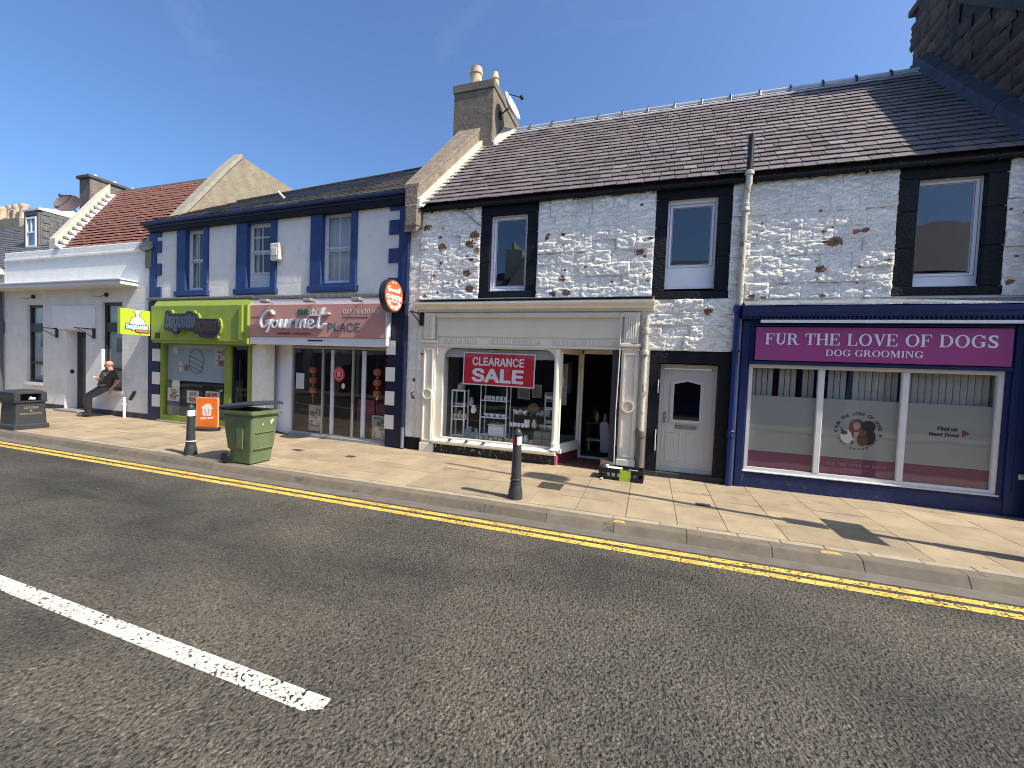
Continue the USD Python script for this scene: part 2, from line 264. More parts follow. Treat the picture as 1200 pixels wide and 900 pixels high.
# ---------------------------------------------------------------- setting: ground, road, kerb, pavement
asphalt = usdkit.material(stage, '/World/Looks/asphalt', {
    'g': ('geometry', {}), 'v': ('voronoi_texture', {'scale': 66.0, 'randomness': 1.0}), 'sep': ('separate_color', {}),
    'cr': ('rgb_ramp', {'ramp': [(0, (.058, .053, .042)), (.45, (.076, .069, .055)), (.88, (.094, .085, .067)), (1, (.15, .137, .11))]}),
    'pn': ('noise_texture', {'scale': 40.0, 'detail': 2.5, 'roughness': .5}), 'pit': ('rgb_ramp', {'ramp': [(.3, (.18, .175, .17)), (.38, (.5, .49, .48)), (.435, (.95, .95, .95)), (.7, (1.15, 1.13, 1.08))]}),
    'n': ('noise_texture', {'scale': .7, 'detail': 7.0, 'roughness': .62, 'distortion': .3}), 'nr': ('rgb_ramp', {'ramp': [(.3, (.66, .66, .67)), (.5, (.97, .97, .97)), (.7, (1.22, 1.2, 1.15))]}),
    'mt': ('mapping', {'mapping_type': 'point', 'scale': (.16, .95, 1.0)}), 'nt': ('noise_texture', {'scale': 1.0, 'detail': 5.0, 'roughness': .55}), 'tr': ('rgb_ramp', {'ramp': [(.32, (.52, .52, .53)), (.48, (.98, .98, .98)), (.66, (1.35, 1.32, 1.24))]}),
    'ns': ('noise_texture', {'scale': .55, 'detail': 8.0, 'roughness': .7, 'distortion': .5}), 'sr': ('rgb_ramp', {'ramp': [(.57, (0, 0, 0)), (.72, (.65, .65, .65))]}),
    'wd': ('noise_texture', {'scale': 2.0, 'detail': 5.0}), 'wv': ('vector_math', {'math_type': 'multiply_add', 'vector2': (1.1, 1.1, 0)}), 'ds': ('vector_math', {'math_type': 'distance', 'vector2': (.25, -3.6, -.12)}), 'dr': ('rgb_ramp', {'ramp': [(0, (.62, .62, .62)), (.2, (.5, .5, .5)), (.55, (0, 0, 0))]}),
    'ck': ('voronoi_texture', {'scale': .42, 'feature': 'distance_to_edge', 'randomness': 1.0}), 'ckr': ('rgb_ramp', {'ramp': [(0, (.55, .55, .55)), (.006, (.4, .4, .4)), (.011, (0, 0, 0))]}), 'cg': ('noise_texture', {'scale': .5, 'detail': 2.0}), 'cgr': ('rgb_ramp', {'ramp': [(.5, (0, 0, 0)), (.62, (1, 1, 1))]}), 'cm': ('math', {'math_type': 'multiply'}),
    'm1': ('mix_color', {'blend_type': 'multiply', 'fac': 1.0}), 'm2': ('mix_color', {'blend_type': 'multiply', 'fac': 1.0}), 'm4': ('mix_color', {'blend_type': 'multiply', 'fac': 1.0}), 'm5': ('mix', {'color2': (.03, .029, .028)}), 'm6': ('mix', {'color2': (.028, .027, .026)}), 'm7': ('mix', {'color2': (.025, .024, .023)}),
    'gum': ('voronoi_texture', {'scale': 1.15, 'randomness': 1.0}), 'gr': ('rgb_ramp', {'ramp': [(0, (1, 1, 1)), (.012, (1, 1, 1)), (.016, (0, 0, 0))]}), 'mg': ('mix', {'color2': (.5, .49, .46)}),
    'inv': ('math', {'math_type': 'multiply_add', 'value2': -.25}), 'b': ('bump', {'strength': 1.0, 'distance': .04}), 'p': ('principled_bsdf', {'roughness': .8, 'specular_ior_level': .35})},
    [('g.position', f'{k}.vector') for k in ('v', 'pn', 'n', 'ns', 'gum', 'wd', 'cg')] + [('wd.color', 'wv.vector1'), ('g.position', 'wv.vector3'), ('wv.vector', 'ck.vector'), ('wv.vector', 'ds.vector1'), ('ds.value', 'dr.fac'), ('ck.distance', 'ckr.fac'), ('cg.fac', 'cgr.fac'), ('ckr.color', 'cm.value1'), ('cgr.color', 'cm.value2'),
     ('v.color', 'sep.color'), ('sep.r', 'cr.fac'), ('pn.fac', 'pit.fac'), ('n.fac', 'nr.fac'), ('cr.color', 'm1.a'), ('nr.color', 'm1.b'), ('m1.result', 'm2.a'), ('pit.color', 'm2.b'), ('g.position', 'mt.vector'), ('mt.vector', 'nt.vector'), ('nt.fac', 'tr.fac'), ('m2.result', 'm4.a'), ('tr.color', 'm4.b'),
     ('ns.fac', 'sr.fac'), ('sr.color', 'm5.fac'), ('m4.result', 'm5.color1'), ('dr.color', 'm6.fac'), ('m5.color', 'm6.color1'), ('cm.value', 'm7.fac'), ('m6.color', 'm7.color1'), ('gum.distance', 'gr.fac'), ('gr.color', 'mg.fac'), ('m7.color', 'mg.color1'),
     ('v.distance', 'inv.value1'), ('pn.fac', 'inv.value3'), ('inv.value', 'b.height'), ('b.normal', 'p.normal'), ('mg.color', 'p.base_color')], surface='p.BSDF')
def line_paint(name, col, worn):
    return usdkit.material(stage, '/World/Looks/' + name, {
        'g': ('geometry', {}), 'pn': ('noise_texture', {'scale': 40.0, 'detail': 2.5, 'roughness': .5}), 'n': ('noise_texture', {'scale': 6.0, 'detail': 5.0}), 'a': ('math', {'math_type': 'multiply_add', 'value2': .25}),
        'nc': ('noise_texture', {'scale': 5.0, 'detail': 6.0}), 'cr': ('rgb_ramp', {'ramp': [(.3, np.array(col)*.68), (.65, np.array(col))]}), 'r': ('rgb_ramp', {'ramp': [(worn-.015, (1, 1, 1)), (worn+.02, (0, 0, 0))]}), 'b': ('bump', {'strength': 1.0, 'distance': .015}),
        'p': ('principled_bsdf', {'roughness': .65}), 't': ('transparent_bsdf', {'color': (1, 1, 1)}), 'm': ('mix_closure', {})},
        [('g.position', 'pn.vector'), ('g.position', 'n.vector'), ('n.fac', 'a.value1'), ('pn.fac', 'a.value3'), ('a.value', 'r.fac'), ('g.position', 'nc.vector'), ('nc.fac', 'cr.fac'), ('cr.color', 'p.base_color'),
         ('pn.fac', 'b.height'), ('b.normal', 'p.normal'), ('r.color', 'm.fac'), ('p.BSDF', 'm.closure1'), ('t.BSDF', 'm.closure2')], surface='m.closure')
yellow = line_paint('yellow_line_paint', (.8, .49, .095), .535); white_line = line_paint('white_line_paint', (.74, .7, .57), .55)
channel_m = M('gutter_channel', (.125, .11, .086), .8, .22, 6, bump=.003, bscale=90)
kerb_m = M('kerb_concrete', (.145, .12, .085), .8, .22, 5, bump=.003, bscale=70, rnd=.12, col2=(.09, .08, .07), thr=.62, scale2=3)
edge_m = M('edging_concrete', (.32, .26, .18), .8, .15, 5, bump=.002, bscale=90, rnd=.08)
slab_m = M('paving_stone', (.305, .235, .145), .82, .2, 2.2, bump=.003, bscale=45, rnd=.13, col2=(.16, .125, .085), thr=.585, scale2=4, soft=.16, spots=3.2)
bed_m = M('paving_bed', (.05, .043, .035), .9, .2, 8)
earth_m = M('ground_earth', (.1, .095, .085), .9, .2, 1)
struct('ground', B().quad((-900, -900, -.16), (900, -900, -.16), (900, 900, -.16), (-900, 900, -.16)), earth_m)
RZ = -.12
road = struct('road', B().quad((-120, -9.9, RZ), (60, -9.9, RZ), (60, -2.9, RZ), (-120, -2.9, RZ)), asphalt)
for y0, y1 in ((-3.31, -3.212), (-3.478, -3.375)):
    B().quad((-120, y0, RZ+.004), (60, y0, RZ+.004), (60, y1, RZ+.004), (-120, y1, RZ+.004)).build('yellow_line', yellow, road)
b = B().slab(Polygon([(-7.9, -6.25), (-7.9, -6.38), (-1.85, -6.5), (-1.745, -6.445), (-1.755, -6.37)]), RZ+.001, RZ+.004); b.build('white_line', white_line, road)
for k in range(1, 6):
    x = -7.9 - 9*k; B().slab(sbox(x, -6.375, x+6, -6.26), RZ+.001, RZ+.004).build('white_line', white_line, road)
struct('gutter_channel', B().box(-60, 20, -3.17, -2.945, RZ-.02, RZ+.006), channel_m)
kerb = struct('kerb', B().box(-60, 20, -2.86, -2.7, -.14, -.03), bed_m)
xs, x = [], -29.0
while x < 8: xs.append(x); x += rng.choice([.9, .9, .92, .88])
for a, c in zip(xs[:-1], xs[1:]):
    a2, c2 = a+.004, c-.004; dz = rng.uniform(-.004, .004); dy = rng.uniform(-.005, .005)
    sec = [(-2.715, -.13), (-2.715, dz-.004), (-2.85+dy, dz-.006), (-2.872+dy, dz-.012), (-2.885+dy, dz-.03), (-2.95+dy, -.13)]
    B().side(Polygon(sec), a2, c2).build('kerb_stone', kerb_m, kerb)
for x0, x1 in ((-60, -29), (8, 20)): B().side(Polygon([(-2.715, -.13), (-2.715, 0), (-2.87, -.008), (-2.95, -.13)]), x0, x1).build('kerb_stone', kerb_m, kerb)
x = -29.0
while x < 8:
    l = rng.choice([.45, .46, .6]); B().box(x+.003, x+l-.003, -2.71, -2.6, -.1, rng.uniform(-.003, .002), .004).build('edging_stone', edge_m, kerb); x += l
for kx, kw in ((-.36, .16), (1.95, .22)):
    B().slab(Polygon([(kx, -2.85), (kx+kw, -2.845), (kx+kw*.9, -2.77), (kx+.03, -2.76)]), -.02, -.001).build('yellow_mark', M(f'faded_yellow_{abs(int(kx*100))}', (.42, .29, .1), .8, .3, 20), kerb)
pave = struct('pavement', B().box(-60, 20, -2.7, .6, -.15, -.022), bed_m)
cols = [1.05, 1.71, 2.405, 3.12, 3.79, 4.5, 5.2, 5.9, 6.6, 7.4]; x = 1.05
left = []
while x > -29: x -= rng.choice([.66, .69, .71, .7, .6]); left.append(x)
cols = left[::-1] + cols
for i, (a, c) in enumerate(zip(cols[:-1], cols[1:])):
    y = -2.597; first = True
    while y < .02:
        l = rng.choice([.42, .6, .75, .9]) if first else rng.choice([.6, .6, .75, .9]); first = False
        y1 = min(y+l, .03)
        if y1 > -.25: y1 = .03
        g = .0045; z = [rng.uniform(-.004, .003) for _ in range(4)]
        B().hexa([(a+g, y+g, -.03), (c-g, y+g, -.03), (c-g, y1-g, -.03), (a+g, y1-g, -.03), (a+g, y+g, z[0]), (c-g, y+g, z[1]), (c-g, y1-g, z[2]), (a+g, y1-g, z[3])]).build('paving_slab', slab_m, pave)
        y = y1
for x0, x1 in ((-60, -29.7), (7.4, 20)): B().box(x0, x1, -2.6, .03, -.03, 0).build('paving_slab', slab_m, pave)
struct('opposite_pavement', B().box(-60, 40, -13.0, -9.9, -.15, .0), kerb_m)
iron = M('rusty_iron_cover', (.06, .05, .042), .6, .3, 20, bump=.006, bscale=60)
b = B().box(-1.68, -1.29, -1.75, -1.39, -.01, .006)
for i in range(6):
    for j in range(5): b.box(-1.65+i*.06, -1.61+i*.06, -1.72+j*.066, -1.68+j*.066, .006, .011)
solo('drain_cover', b, iron, 'square iron drain cover in the paving in front of the recessed shop doorway', 'drain cover')
for px, py, w, lab in ((.874, -1.544, .2, 'small grey water cover in the paving in front of the white door'), (-7.157, -1.32, .26, 'dark square cover in the paving near the green wheelie bin'), (-5.783, -1.302, .18, 'small dark cover in the paving in front of the navy pilaster')):
    solo('water_cover', B().box(px-w/2, px+w/2, py-.07, py+.07, -.01, .005).box(px-.03, px+.03, py-.015, py+.015, .005, .009), iron, lab, 'water cover')

# ---------------------------------------------------------------- the peeling white terrace house (three upstairs windows)
PEEL = [(-4.891,5.03,.11),(-4.509,4.583,.12),(-3.731,4.788,.15),(-3.825,4.61,.12),(-3.659,4.472,.09),(-3.882,3.984,.11),(-3.808,3.648,.12),(-4.517,4.232,.06),(-3.772,4.275,.07),(-4.579,3.589,.05),(-4.902,3.518,.06),(-4.56,4.801,.05),(-2.128,4.638,.06),(-1.793,4.687,.06),(-1.771,3.81,.09),(-1.67,3.522,.1),(-1.953,3.514,.08),(-.298,4.271,.09),(-.194,4.191,.05),(-.099,4.516,.05),(2.85,4.291,.13),(2.76,4.28,.1),(2.664,3.831,.1),(2.684,4.483,.06),(.965,3.138,.09),(1.661,3.386,.07),(2.714,3.388,.05),(1.834,3.364,.05),(-.197,3.831,.04),(3.247,4.459,.07),(3.129,4.433,.07),(5.093,3.555,.07),(-5.05,1.25,.16),(-5.0,1.05,.09),(-5.12,1.6,.08),(-4.97,.75,.08),(-5.15,2.9,.07),(-4.93,2.2,.05)]
_r = random.Random(5); PEEL += [(_r.uniform(-5, 5.4), _r.triangular(3.4, 5.2, 3.6), _r.uniform(.018, .05)) for _ in range(46)]
paint_wall = usdkit.material(stage, '/World/Looks/peeling_white_wall', {
    'g': ('geometry', {}), 'at': ('attribute', {'attribute': 'peel'}), 'n': ('noise_texture', {'scale': 17.0, 'detail': 3.0, 'roughness': .55}), 'a': ('math', {'math_type': 'multiply_add', 'value2': 1.1}),
    'r': ('rgb_ramp', {'ramp': [(.87, (0, 0, 0)), (.91, (1, 1, 1))]}), 'nb': ('noise_texture', {'scale': 14.0, 'detail': 4.0}), 'br': ('rgb_ramp', {'ramp': [(.3, (.13, .06, .03)), (.7, (.3, .16, .085))]}),
    'nw': ('noise_texture', {'scale': 2.2, 'detail': 7.0, 'roughness': .65}), 'wr': ('rgb_ramp', {'ramp': [(.3, (.69, .64, .545)), (.6, (.87, .825, .71))]}),
    'nd': ('noise_texture', {'scale': 9.0, 'detail': 9.0, 'roughness': .72}), 'dr': ('rgb_ramp', {'ramp': [(.64, (0, 0, 0)), (.74, (.55, .55, .55))]}),
    'vo': ('voronoi_texture', {'scale': 11.0, 'feature': 'distance_to_edge', 'randomness': 1.0}), 'vr': ('rgb_ramp', {'ramp': [(.0, (.5, .5, .5)), (.014, (0, 0, 0))]}), 'nv': ('noise_texture', {'scale': 3.1, 'detail': 3.0}), 'nvr': ('rgb_ramp', {'ramp': [(.5, (0, 0, 0)), (.6, (1, 1, 1))]}), 'mv': ('math', {'math_type': 'multiply'}),
    'm0': ('mix', {'color2': (.33, .27, .2)}), 'm3': ('mix', {'color2': (.2, .19, .18)}), 'm': ('mix', {}), 'nf': ('noise_texture', {'scale': 22.0, 'detail': 6.0, 'roughness': .6}), 'b': ('bump', {'strength': 1.0, 'distance': .022}),
    'p': ('principled_bsdf', {'roughness': .55, 'specular_ior_level': .35})},
    [('g.position', 'n.vector'), ('n.fac', 'a.value1'), ('at.fac', 'a.value3'), ('a.value', 'r.fac'), ('g.position', 'nb.vector'), ('nb.fac', 'br.fac'), ('g.position', 'nw.vector'), ('nw.fac', 'wr.fac'),
     ('g.position', 'nd.vector'), ('nd.fac', 'dr.fac'), ('dr.color', 'm0.fac'), ('wr.color', 'm0.color1'), ('g.position', 'vo.vector'), ('vo.distance', 'vr.fac'), ('g.position', 'nv.vector'), ('nv.fac', 'nvr.fac'), ('vr.color', 'mv.value1'), ('nvr.color', 'mv.value2'), ('mv.value', 'm3.fac'), ('m0.color', 'm3.color1'),
     ('r.color', 'm.fac'), ('m3.color', 'm.color1'), ('br.color', 'm.color2'), ('m.color', 'p.base_color'), ('g.position', 'nf.vector'), ('nf.fac', 'b.height'), ('b.normal', 'p.normal')], surface='p.BSDF')
def peel_at(v, L=PEEL):
    p = np.zeros(len(v))
    for x, z, r in L: p = np.maximum(p, 1 - np.hypot((v[:, 0]-x)*.9, (v[:, 2]-z)*1.25)/(r*1.25))
    return np.clip(p, 0, 1)*.9
def stone(x0, x1, z0, z1, amp, y=0.0, step=.035, seed=0, edge=.035, gap=.002):
    nx, nz = max(3, int((x1-x0)/step)), max(3, int((z1-z0)/step))
    X, Z = np.meshgrid(np.linspace(x0, x1, nx+1), np.linspace(z0, z1, nz+1)); P = np.stack([X.ravel(), np.zeros(X.size), Z.ravel()], 1)
    e = np.minimum(np.minimum(P[:, 0]-x0, x1-P[:, 0]), np.minimum(P[:, 2]-z0, z1-P[:, 2])); e = np.clip(e/edge, 0, 1)**.6
    q = P*[5.5, 1, 9] + [seed*7.3, seed*3.1, 0]
    f = meshkit.fbm(q, 4, seed % 97); f2 = np.abs(meshkit.noise(P*[11, 1, 20]+[seed*1.7, 0, 5], seed % 89)-.5)*2
    f3 = np.abs(meshkit.fbm(P*[10, 1, 21]+[seed*2.9, 4, 1], 3, seed % 83)-.5)*2
    f4 = 1-np.abs(meshkit.fbm(P*[7, 1, 15]+[seed*1.3, 2, seed*.7], 3, seed % 71)-.5)*3
    h = amp*((.55+.45*e) if gap > 0 else (.86+.14*e))*(.15 + .75*f + .5*(1-f3) + .35*np.clip(f4, 0, 1)) + rng.uniform(-.1, .12)*amp - .38*amp
    jit = .006*(meshkit.noise(P*14+[0, 3, 0], 5)-.5); P[:, 0] += jit*(e < .05); P[:, 2] += jit*(e < .05)
    P[:, 1] = y - np.maximum(h, .0) + .004*(1-np.clip(e*3, 0, 1))*(gap < 0)
    i = np.arange((nx+1)*nz).reshape(nz, nx+1)[:, :-1].ravel()
    return P, np.stack([i, i+1, i+nx+2, i+nx+1], 1)
def stones(parent, mat, intervals, z0, z1, ch, cw, amp, step, edge=.035, y=0.0, gap=.002):
    z = z0; k = 0
    while z < z1-.06:
        h = min(rng.uniform(*ch), z1-z)
        if z1-z-h < .1: h = z1-z
        for xa, xb in intervals:
            x = xa
            while x < xb-.01:
                w = rng.uniform(*cw)
                if xb-x-w < cw[0]*.6: w = xb-x
                w = min(w, xb-x); k += 1
                P, F = stone(x+gap, x+w-gap, z+gap, z+h-gap, amp*rng.uniform(.7, 1.25), y, step, k+int(z*100), edge, gap)
                B().add(P, F).build('stone', mat, parent, smooth=True, attr={'peel': peel_at(P)}); x += w
        z += h
EZ = 5.46; RK = 1.0095
def roofz(y): return 5.48 + RK*(y+.17)
H3 = thing('peeling_terrace_house', 'white painted stone house with flaking paint, black window margins and long slate roof', 'house', (0, 0, 0))
wins = {1: ((-3.59, -2.315, 3.45, 5.43), (-3.385, -2.535, 3.56, 5.22), (-3.25, -2.62, 3.72, 5.105), 0), 2: ((-.03, 1.27, 3.37, 5.415), (.175, 1.06, 3.6, 5.25), (.29, .94, 4.03, 5.08), 1), 3: ((3.665, 5.015, 3.37, 5.425), (3.92, 4.785, 3.6, 5.24), (3.985, 4.675, 3.745, 5.135), 0)}
doorhole = sbox(.2, .02, 1.205, 2.155)
shop_hole = sbox(-4.44, -.02, -.5, 2.5); dog_hole = sbox(1.7, .3, 5.13, 2.2)
wg = sbox(-5.33, -.1, 7.6, 5.5).difference(union_all([sbox(o[0]+.03, o[2]+.03, o[1]-.03, o[3]-.03) for o, *_ in wins.values()] + [doorhole, shop_hole, dog_hole]))
wall = B().wall(wg, -.021, .32).build('wall', paint_wall, H3)
stones(wall, paint_wall, [(-5.05, -3.6), (-2.305, -.04), (1.28, 3.66), (5.02, 6.4)], 3.36, 5.43, (.19, .27), (.25, .62), .058, .018, .02, gap=-.006)
stones(wall, paint_wall, [(-.17, 1.5)], 2.41, 3.36, (.2, .3), (.3, .6), .058, .018, .02, gap=-.006)
stones(wall, paint_wall, [(-5.32, -4.9)], .28, 3.36, (.6, .9), (.43, .45), .028, .03, .02, gap=-.004)
stones(wall, paint_wall, [(-5.33, -5.05)], 3.36, 5.4, (.3, .45), (.26, .3), .034, .03, .02, gap=-.004)
B().box(-5.32, -4.9, -.035, .006, -.02, .28).build('plinth', black_paint, H3)
# windows
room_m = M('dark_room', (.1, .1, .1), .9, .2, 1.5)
curtain_m = M('net_curtain', (.5, .5, .48), .9, .12, 3, stretch=(14, 1, .6))
def room(x0, x1, y0, y1, z0, z1, parent, mat=None, name='room'):
    b = B(); b.quad((x0, y1, z0), (x1, y1, z0), (x1, y1, z1), (x0, y1, z1)); b.quad((x0, y0, z0), (x0, y1, z0), (x0, y1, z1), (x0, y0, z1)); b.quad((x1, y1, z0), (x1, y0, z0), (x1, y0, z1), (x1, y1, z1))
    b.quad((x0, y0, z0), (x1, y0, z0), (x1, y1, z0), (x0, y1, z0)); b.quad((x0, y1, z1), (x1, y1, z1), (x1, y0, z1), (x0, y0, z1)); return b.build(name, mat or room_m, parent)
for k, (o, f, g, low) in wins.items():
    sur = B()
    jl, jr = f[0]+.015, f[1]-.015
    zs = [o[2]+.14, o[2]+.14+.62, o[2]+.14+1.2, f[3]-.02]
    for xa, xb in ((o[0], jl), (jr, o[1])):
        for za, zb in zip(zs[:-1], zs[1:]): sur.box(xa, xb, -.028+rng.uniform(-.004, .004), .16, za+.002, zb-.002, .008)
    sur.box(o[0], o[1], -.03, .16, f[3]-.018, o[3], .008); sur.box(o[0]-.01, o[1]+.01, -.045, .16, o[2], o[2]+.138, .008)
    w = sur.build('window', black_paint, H3)
    zb = o[2]+.139 if not low else f[2]; fr = B().wall(sbox(f[0]+.016, zb, f[1]-.016, f[3]-.019).difference(sbox(g[0]-.055, g[2]-.055, g[1]+.055, g[3]+.055)), .07, .13)
    fr.frame(g[0]-.053, g[1]+.053, g[2]-.053, g[3]+.053, .053, .085, .125)
    fr.build('frame', white_gloss, w)
    B().frame(g[0]-.012, g[1]+.012, g[2]-.012, g[3]+.012, .008, .0835, .09).frame(g[0]-.062, g[1]+.062, g[2]-.062, g[3]+.062, .006, .0685, .075).build('seal', dark_frame, w)
    if low:
        B().box(f[0]+.03, f[1]-.03, .08, .12, f[2]+.05, g[2]-.05).box(f[0], f[1], .05, .14, f[2]-.03, f[2]+.05).box(f[0]+.05, f[1]-.05, .085, .115, g[3]+.05, f[3]-.06).build('panel', white_gloss, w)
    if low: B().box(f[0]+.05, f[1]-.05, .0745, .081, f[2]+.1, f[2]+.108).build('panel_seam', dark_frame, w)
    else: B().box(f[0]+.0, f[1]-.0, .04, .125, o[2]+.14, o[2]+.18).build('sill', white_gloss, w)
    B().box(g[0]-.01, g[1]+.01, .1, .106, g[2]-.01, g[3]+.01).build('pane', glass_dark, w)
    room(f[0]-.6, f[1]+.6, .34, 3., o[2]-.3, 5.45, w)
    if k == 1:
        cw = B(); n = 30; xs_ = np.linspace(g[0]-.05, g[0]+.02, 6)
B().tube([(-4.2, -.11, 5.4), (-3.95, -.1, 5.28), (-3.58, -.07, 4.98)], .009, 5).build('hanging_cable', black_metal, H3)
# roof
slate_m = M('purple_grey_slate', (.138, .114, .11), .75, .14, 5, bump=.003, bscale=18, rnd=.16, col2=(.24, .2, .18), thr=.68, scale2=7, soft=.1)
slate_pale = M('pale_weathered_slate', (.175, .15, .142), .75, .16, 5, bump=.003, bscale=18, rnd=.15)
slate_dark = M('dark_slate', (.105, .082, .076), .75, .14, 5, bump=.003, bscale=18, rnd=.2)
rb = B().side(Polygon([(-.08, 5.44), (3.0, 8.6), (6.1, 5.44)]), -5.28, 5.6); roof = rb.build('roof', slate_dark, H3)
sl = math.hypot(1, RK); ux = np.array([0, 1/sl, RK/sl]); nx_ = np.array([0, -RK/sl, 1/sl])
def left_edge(y): return (-5.0 + (y+.16)*.144) if y < 2.25 else (-4.36 + (y-2.25)*.45)
cand = []; s = 0.0; row = 0; ex = .205; Ltot = (3.0+.135)*sl
while s < Ltot - .05:
    y = -.135 + s/sl; x = left_edge(y) - rng.uniform(0, .25)
    while x < 5.5:
        w = rng.uniform(.2, .3); x0 = max(x, left_edge(y)); x1 = min(x+w, 5.5)
        if x1-x0 > .05: cand.append((row, s, x0, x1))
        x += w
    s += ex; row += 1
def slate(bb, c):
    row, s, x0, x1 = c; g = .006; s1 = min(s+ex+.09, Ltot); t = rng.uniform(-.003, .004); d = rng.uniform(-.006, .006)
    o = np.array([0, -.135, roofz(-.135)])
    def P(x, ss, h): return o + ux*ss + nx_*h + np.array([x, 0, 0])
    bb.hexa([P(x0+g, s+d, .026+t), P(x1-g, s+d, .026+d), P(x1-g, s1, -.006), P(x0+g, s1, -.006), P(x0+g, s+d, .038+t), P(x1-g, s+d+t, .038+d), P(x1-g, s1, .004), P(x0+g, s1, .004)])
def imp(c): return (c[2]-0)**2 + (8.4-.135+c[1]/sl)**2 + (roofz(-.135+c[1]/sl)-1.95)**2
near = sorted(range(len(cand)), key=lambda i: imp(cand[i]))[:300]; nearset = set(near); rest = [B(), B(), B()]
for i, c in enumerate(cand):
    m = rng.choices([0, 1, 2], [.72, .08, .2])[0]
    if i in nearset:
        q = B(); slate(q, c); q.build('slate', (slate_m, slate_pale, slate_dark)[m], roof)
    else: slate(rest[m], c)
for q, mm, nm in zip(rest, (slate_m, slate_pale, slate_dark), ('slates', 'pale_slates', 'dark_slates')): tag(q.build(nm, mm, roof), kind='stuff')
zinc = M('zinc_ridge', (.5, .5, .48), .45, .15, 5, metal=.3)
rz = roofz(3.0)+.01
B().tube([(-3.95, 3.0, rz+.03), (5.47, 3.0, rz+.03)], .05, 10).side(Polygon([(2.83, roofz(2.83)+.03), (3.0, rz+.03), (3.17, roofz(2.83)+.03), (3.17, roofz(2.83)), (3.0, rz), (2.83, roofz(2.83)+.02)]), -3.95, 5.47).build('ridge_roll', zinc, roof)
b = B()
for i in range(15):
    x = -3.5 + i*.63; b.tube([(x, 2.9, roofz(2.9)+.02), (x, 2.93, rz+.05), (x, 3.0, rz+.12), (x, 3.05, rz+.08)], .018, 6)
tag(b.build('ridge_clips', black_metal, roof), kind='stuff')
pts = [( -5.02, -.095, 5.41), (5.9, -.095, 5.41)]
b = B(); a = np.linspace(-np.pi, 0, 9); prof = [(-.095+.05*math.cos(t), 5.44+.06*math.sin(t)) for t in a] + [(-.095+.042*math.cos(t), 5.44+.052*math.sin(t)) for t in a[::-1]]
b.side(Polygon(prof), -5.0, 5.95); 
for i in range(14): b.box(-4.8+i*.8, -4.77+i*.8, -.15, -.03, 5.36, 5.375)
b.box(-5.0, 5.95, -.045, .03, 5.39, 5.46); b.build('gutter', black_paint, roof)
# skew wall and chimney on the left gable
stone_b = M('weathered_brown_stone', (.2, .16, .115), .85, .35, 5, bump=.02, bscale=16, col2=(.09, .075, .06), thr=.58, scale2=7, soft=.1)
lichen = M('lichen_flashing', (.5, .48, .38), .75, .2, 6, bump=.006, bscale=20, col2=(.42, .38, .12), thr=.6, scale2=4, soft=.12)
b = B(); f0, f1 = -.24, 2.25; ra, rb_ = -5.0, -4.66
def P8(xl0, xr0, xl1, xr1, lo, hi): return [(xl0, f0, roofz(f0)+lo), (xr0, f0, roofz(f0)+lo), (xr1, f1, roofz(f1)+lo), (xl1, f1, roofz(f1)+lo), (xl0, f0, roofz(f0)+hi), (xr0, f0, roofz(f0)+hi), (xr1, f1, roofz(f1)+hi), (xl1, f1, roofz(f1)+hi)]
b.hexa(P8(-5.36, -5.05, -5.3, -4.72, -.5, .46)); b.hexa(P8(-5.39, -5.03, -5.34, -4.7, .462, .55))
b.build('skew_wall', stone_b, H3)
B().hexa(P8(-5.05, -4.99, -4.72, -4.62, .0, .2)).hexa(P8(-4.992, -4.9, -4.622, -4.52, .012, .036)).build('skew_flashing', lichen, H3)
B().box(-5.34, -5.02, -.27, .0, 5.02, 5.5, .03).build('skew_corbel', stone_b, H3)
chim_m = M('sooty_rendered_chimney', (.165, .135, .095), .85, .3, 3.5, bump=.01, bscale=22, col2=(.1, .085, .065), thr=.56, scale2=3, soft=.12)
ch = B().box(-5.52, -4.34, 2.25, 4.5, 6.6, 9.5, .015).build('chimney', chim_m, H3)
B().box(-5.55, -4.31, 2.22, 4.53, 9.5, 9.72, .015).box(-5.5, -4.38, 2.3, 4.45, 9.715, 9.77, .02).build('chimney_cap', chim_m, ch)
B().box(-4.34, -4.28, 2.27, 3.05, 7.9, 8.2).hexa([(-4.3, 2.24, roofz(2.24)+.02), (-4.16, 2.24, roofz(2.24)+.02), (-3.85, 3.0, rz+.02), (-4.3, 3.0, rz+.02), (-4.3, 2.24, roofz(2.24)+.16), (-4.25, 2.24, roofz(2.24)+.05), (-3.9, 3.0, rz+.05), (-4.3, 3.0, rz+.16)]).build('chimney_flashing', lichen, ch)
pot_m = M('buff_clay_pot', (.5, .38, .24), .7, .2, 6, col2=(.2, .15, .1), thr=.6, scale2=5)
B().lathe([(.2, 0), (.19, .05), (.165, .1), (.16, .36), (.185, .38), (.185, .45), (.16, .47), (.165, .56), (.13, .57), (.12, .4)], (-5.02, 2.58, 9.76), 18).build('chimney_pot', pot_m, ch, 35)
B().lathe([(.14, 0), (.12, .08), (.11, .2), (.14, .23), (.1, .3), (.08, .42), (.02, .46)], (-4.49, 2.68, 9.76), 16).build('chimney_pot', pot_m, ch, 35)
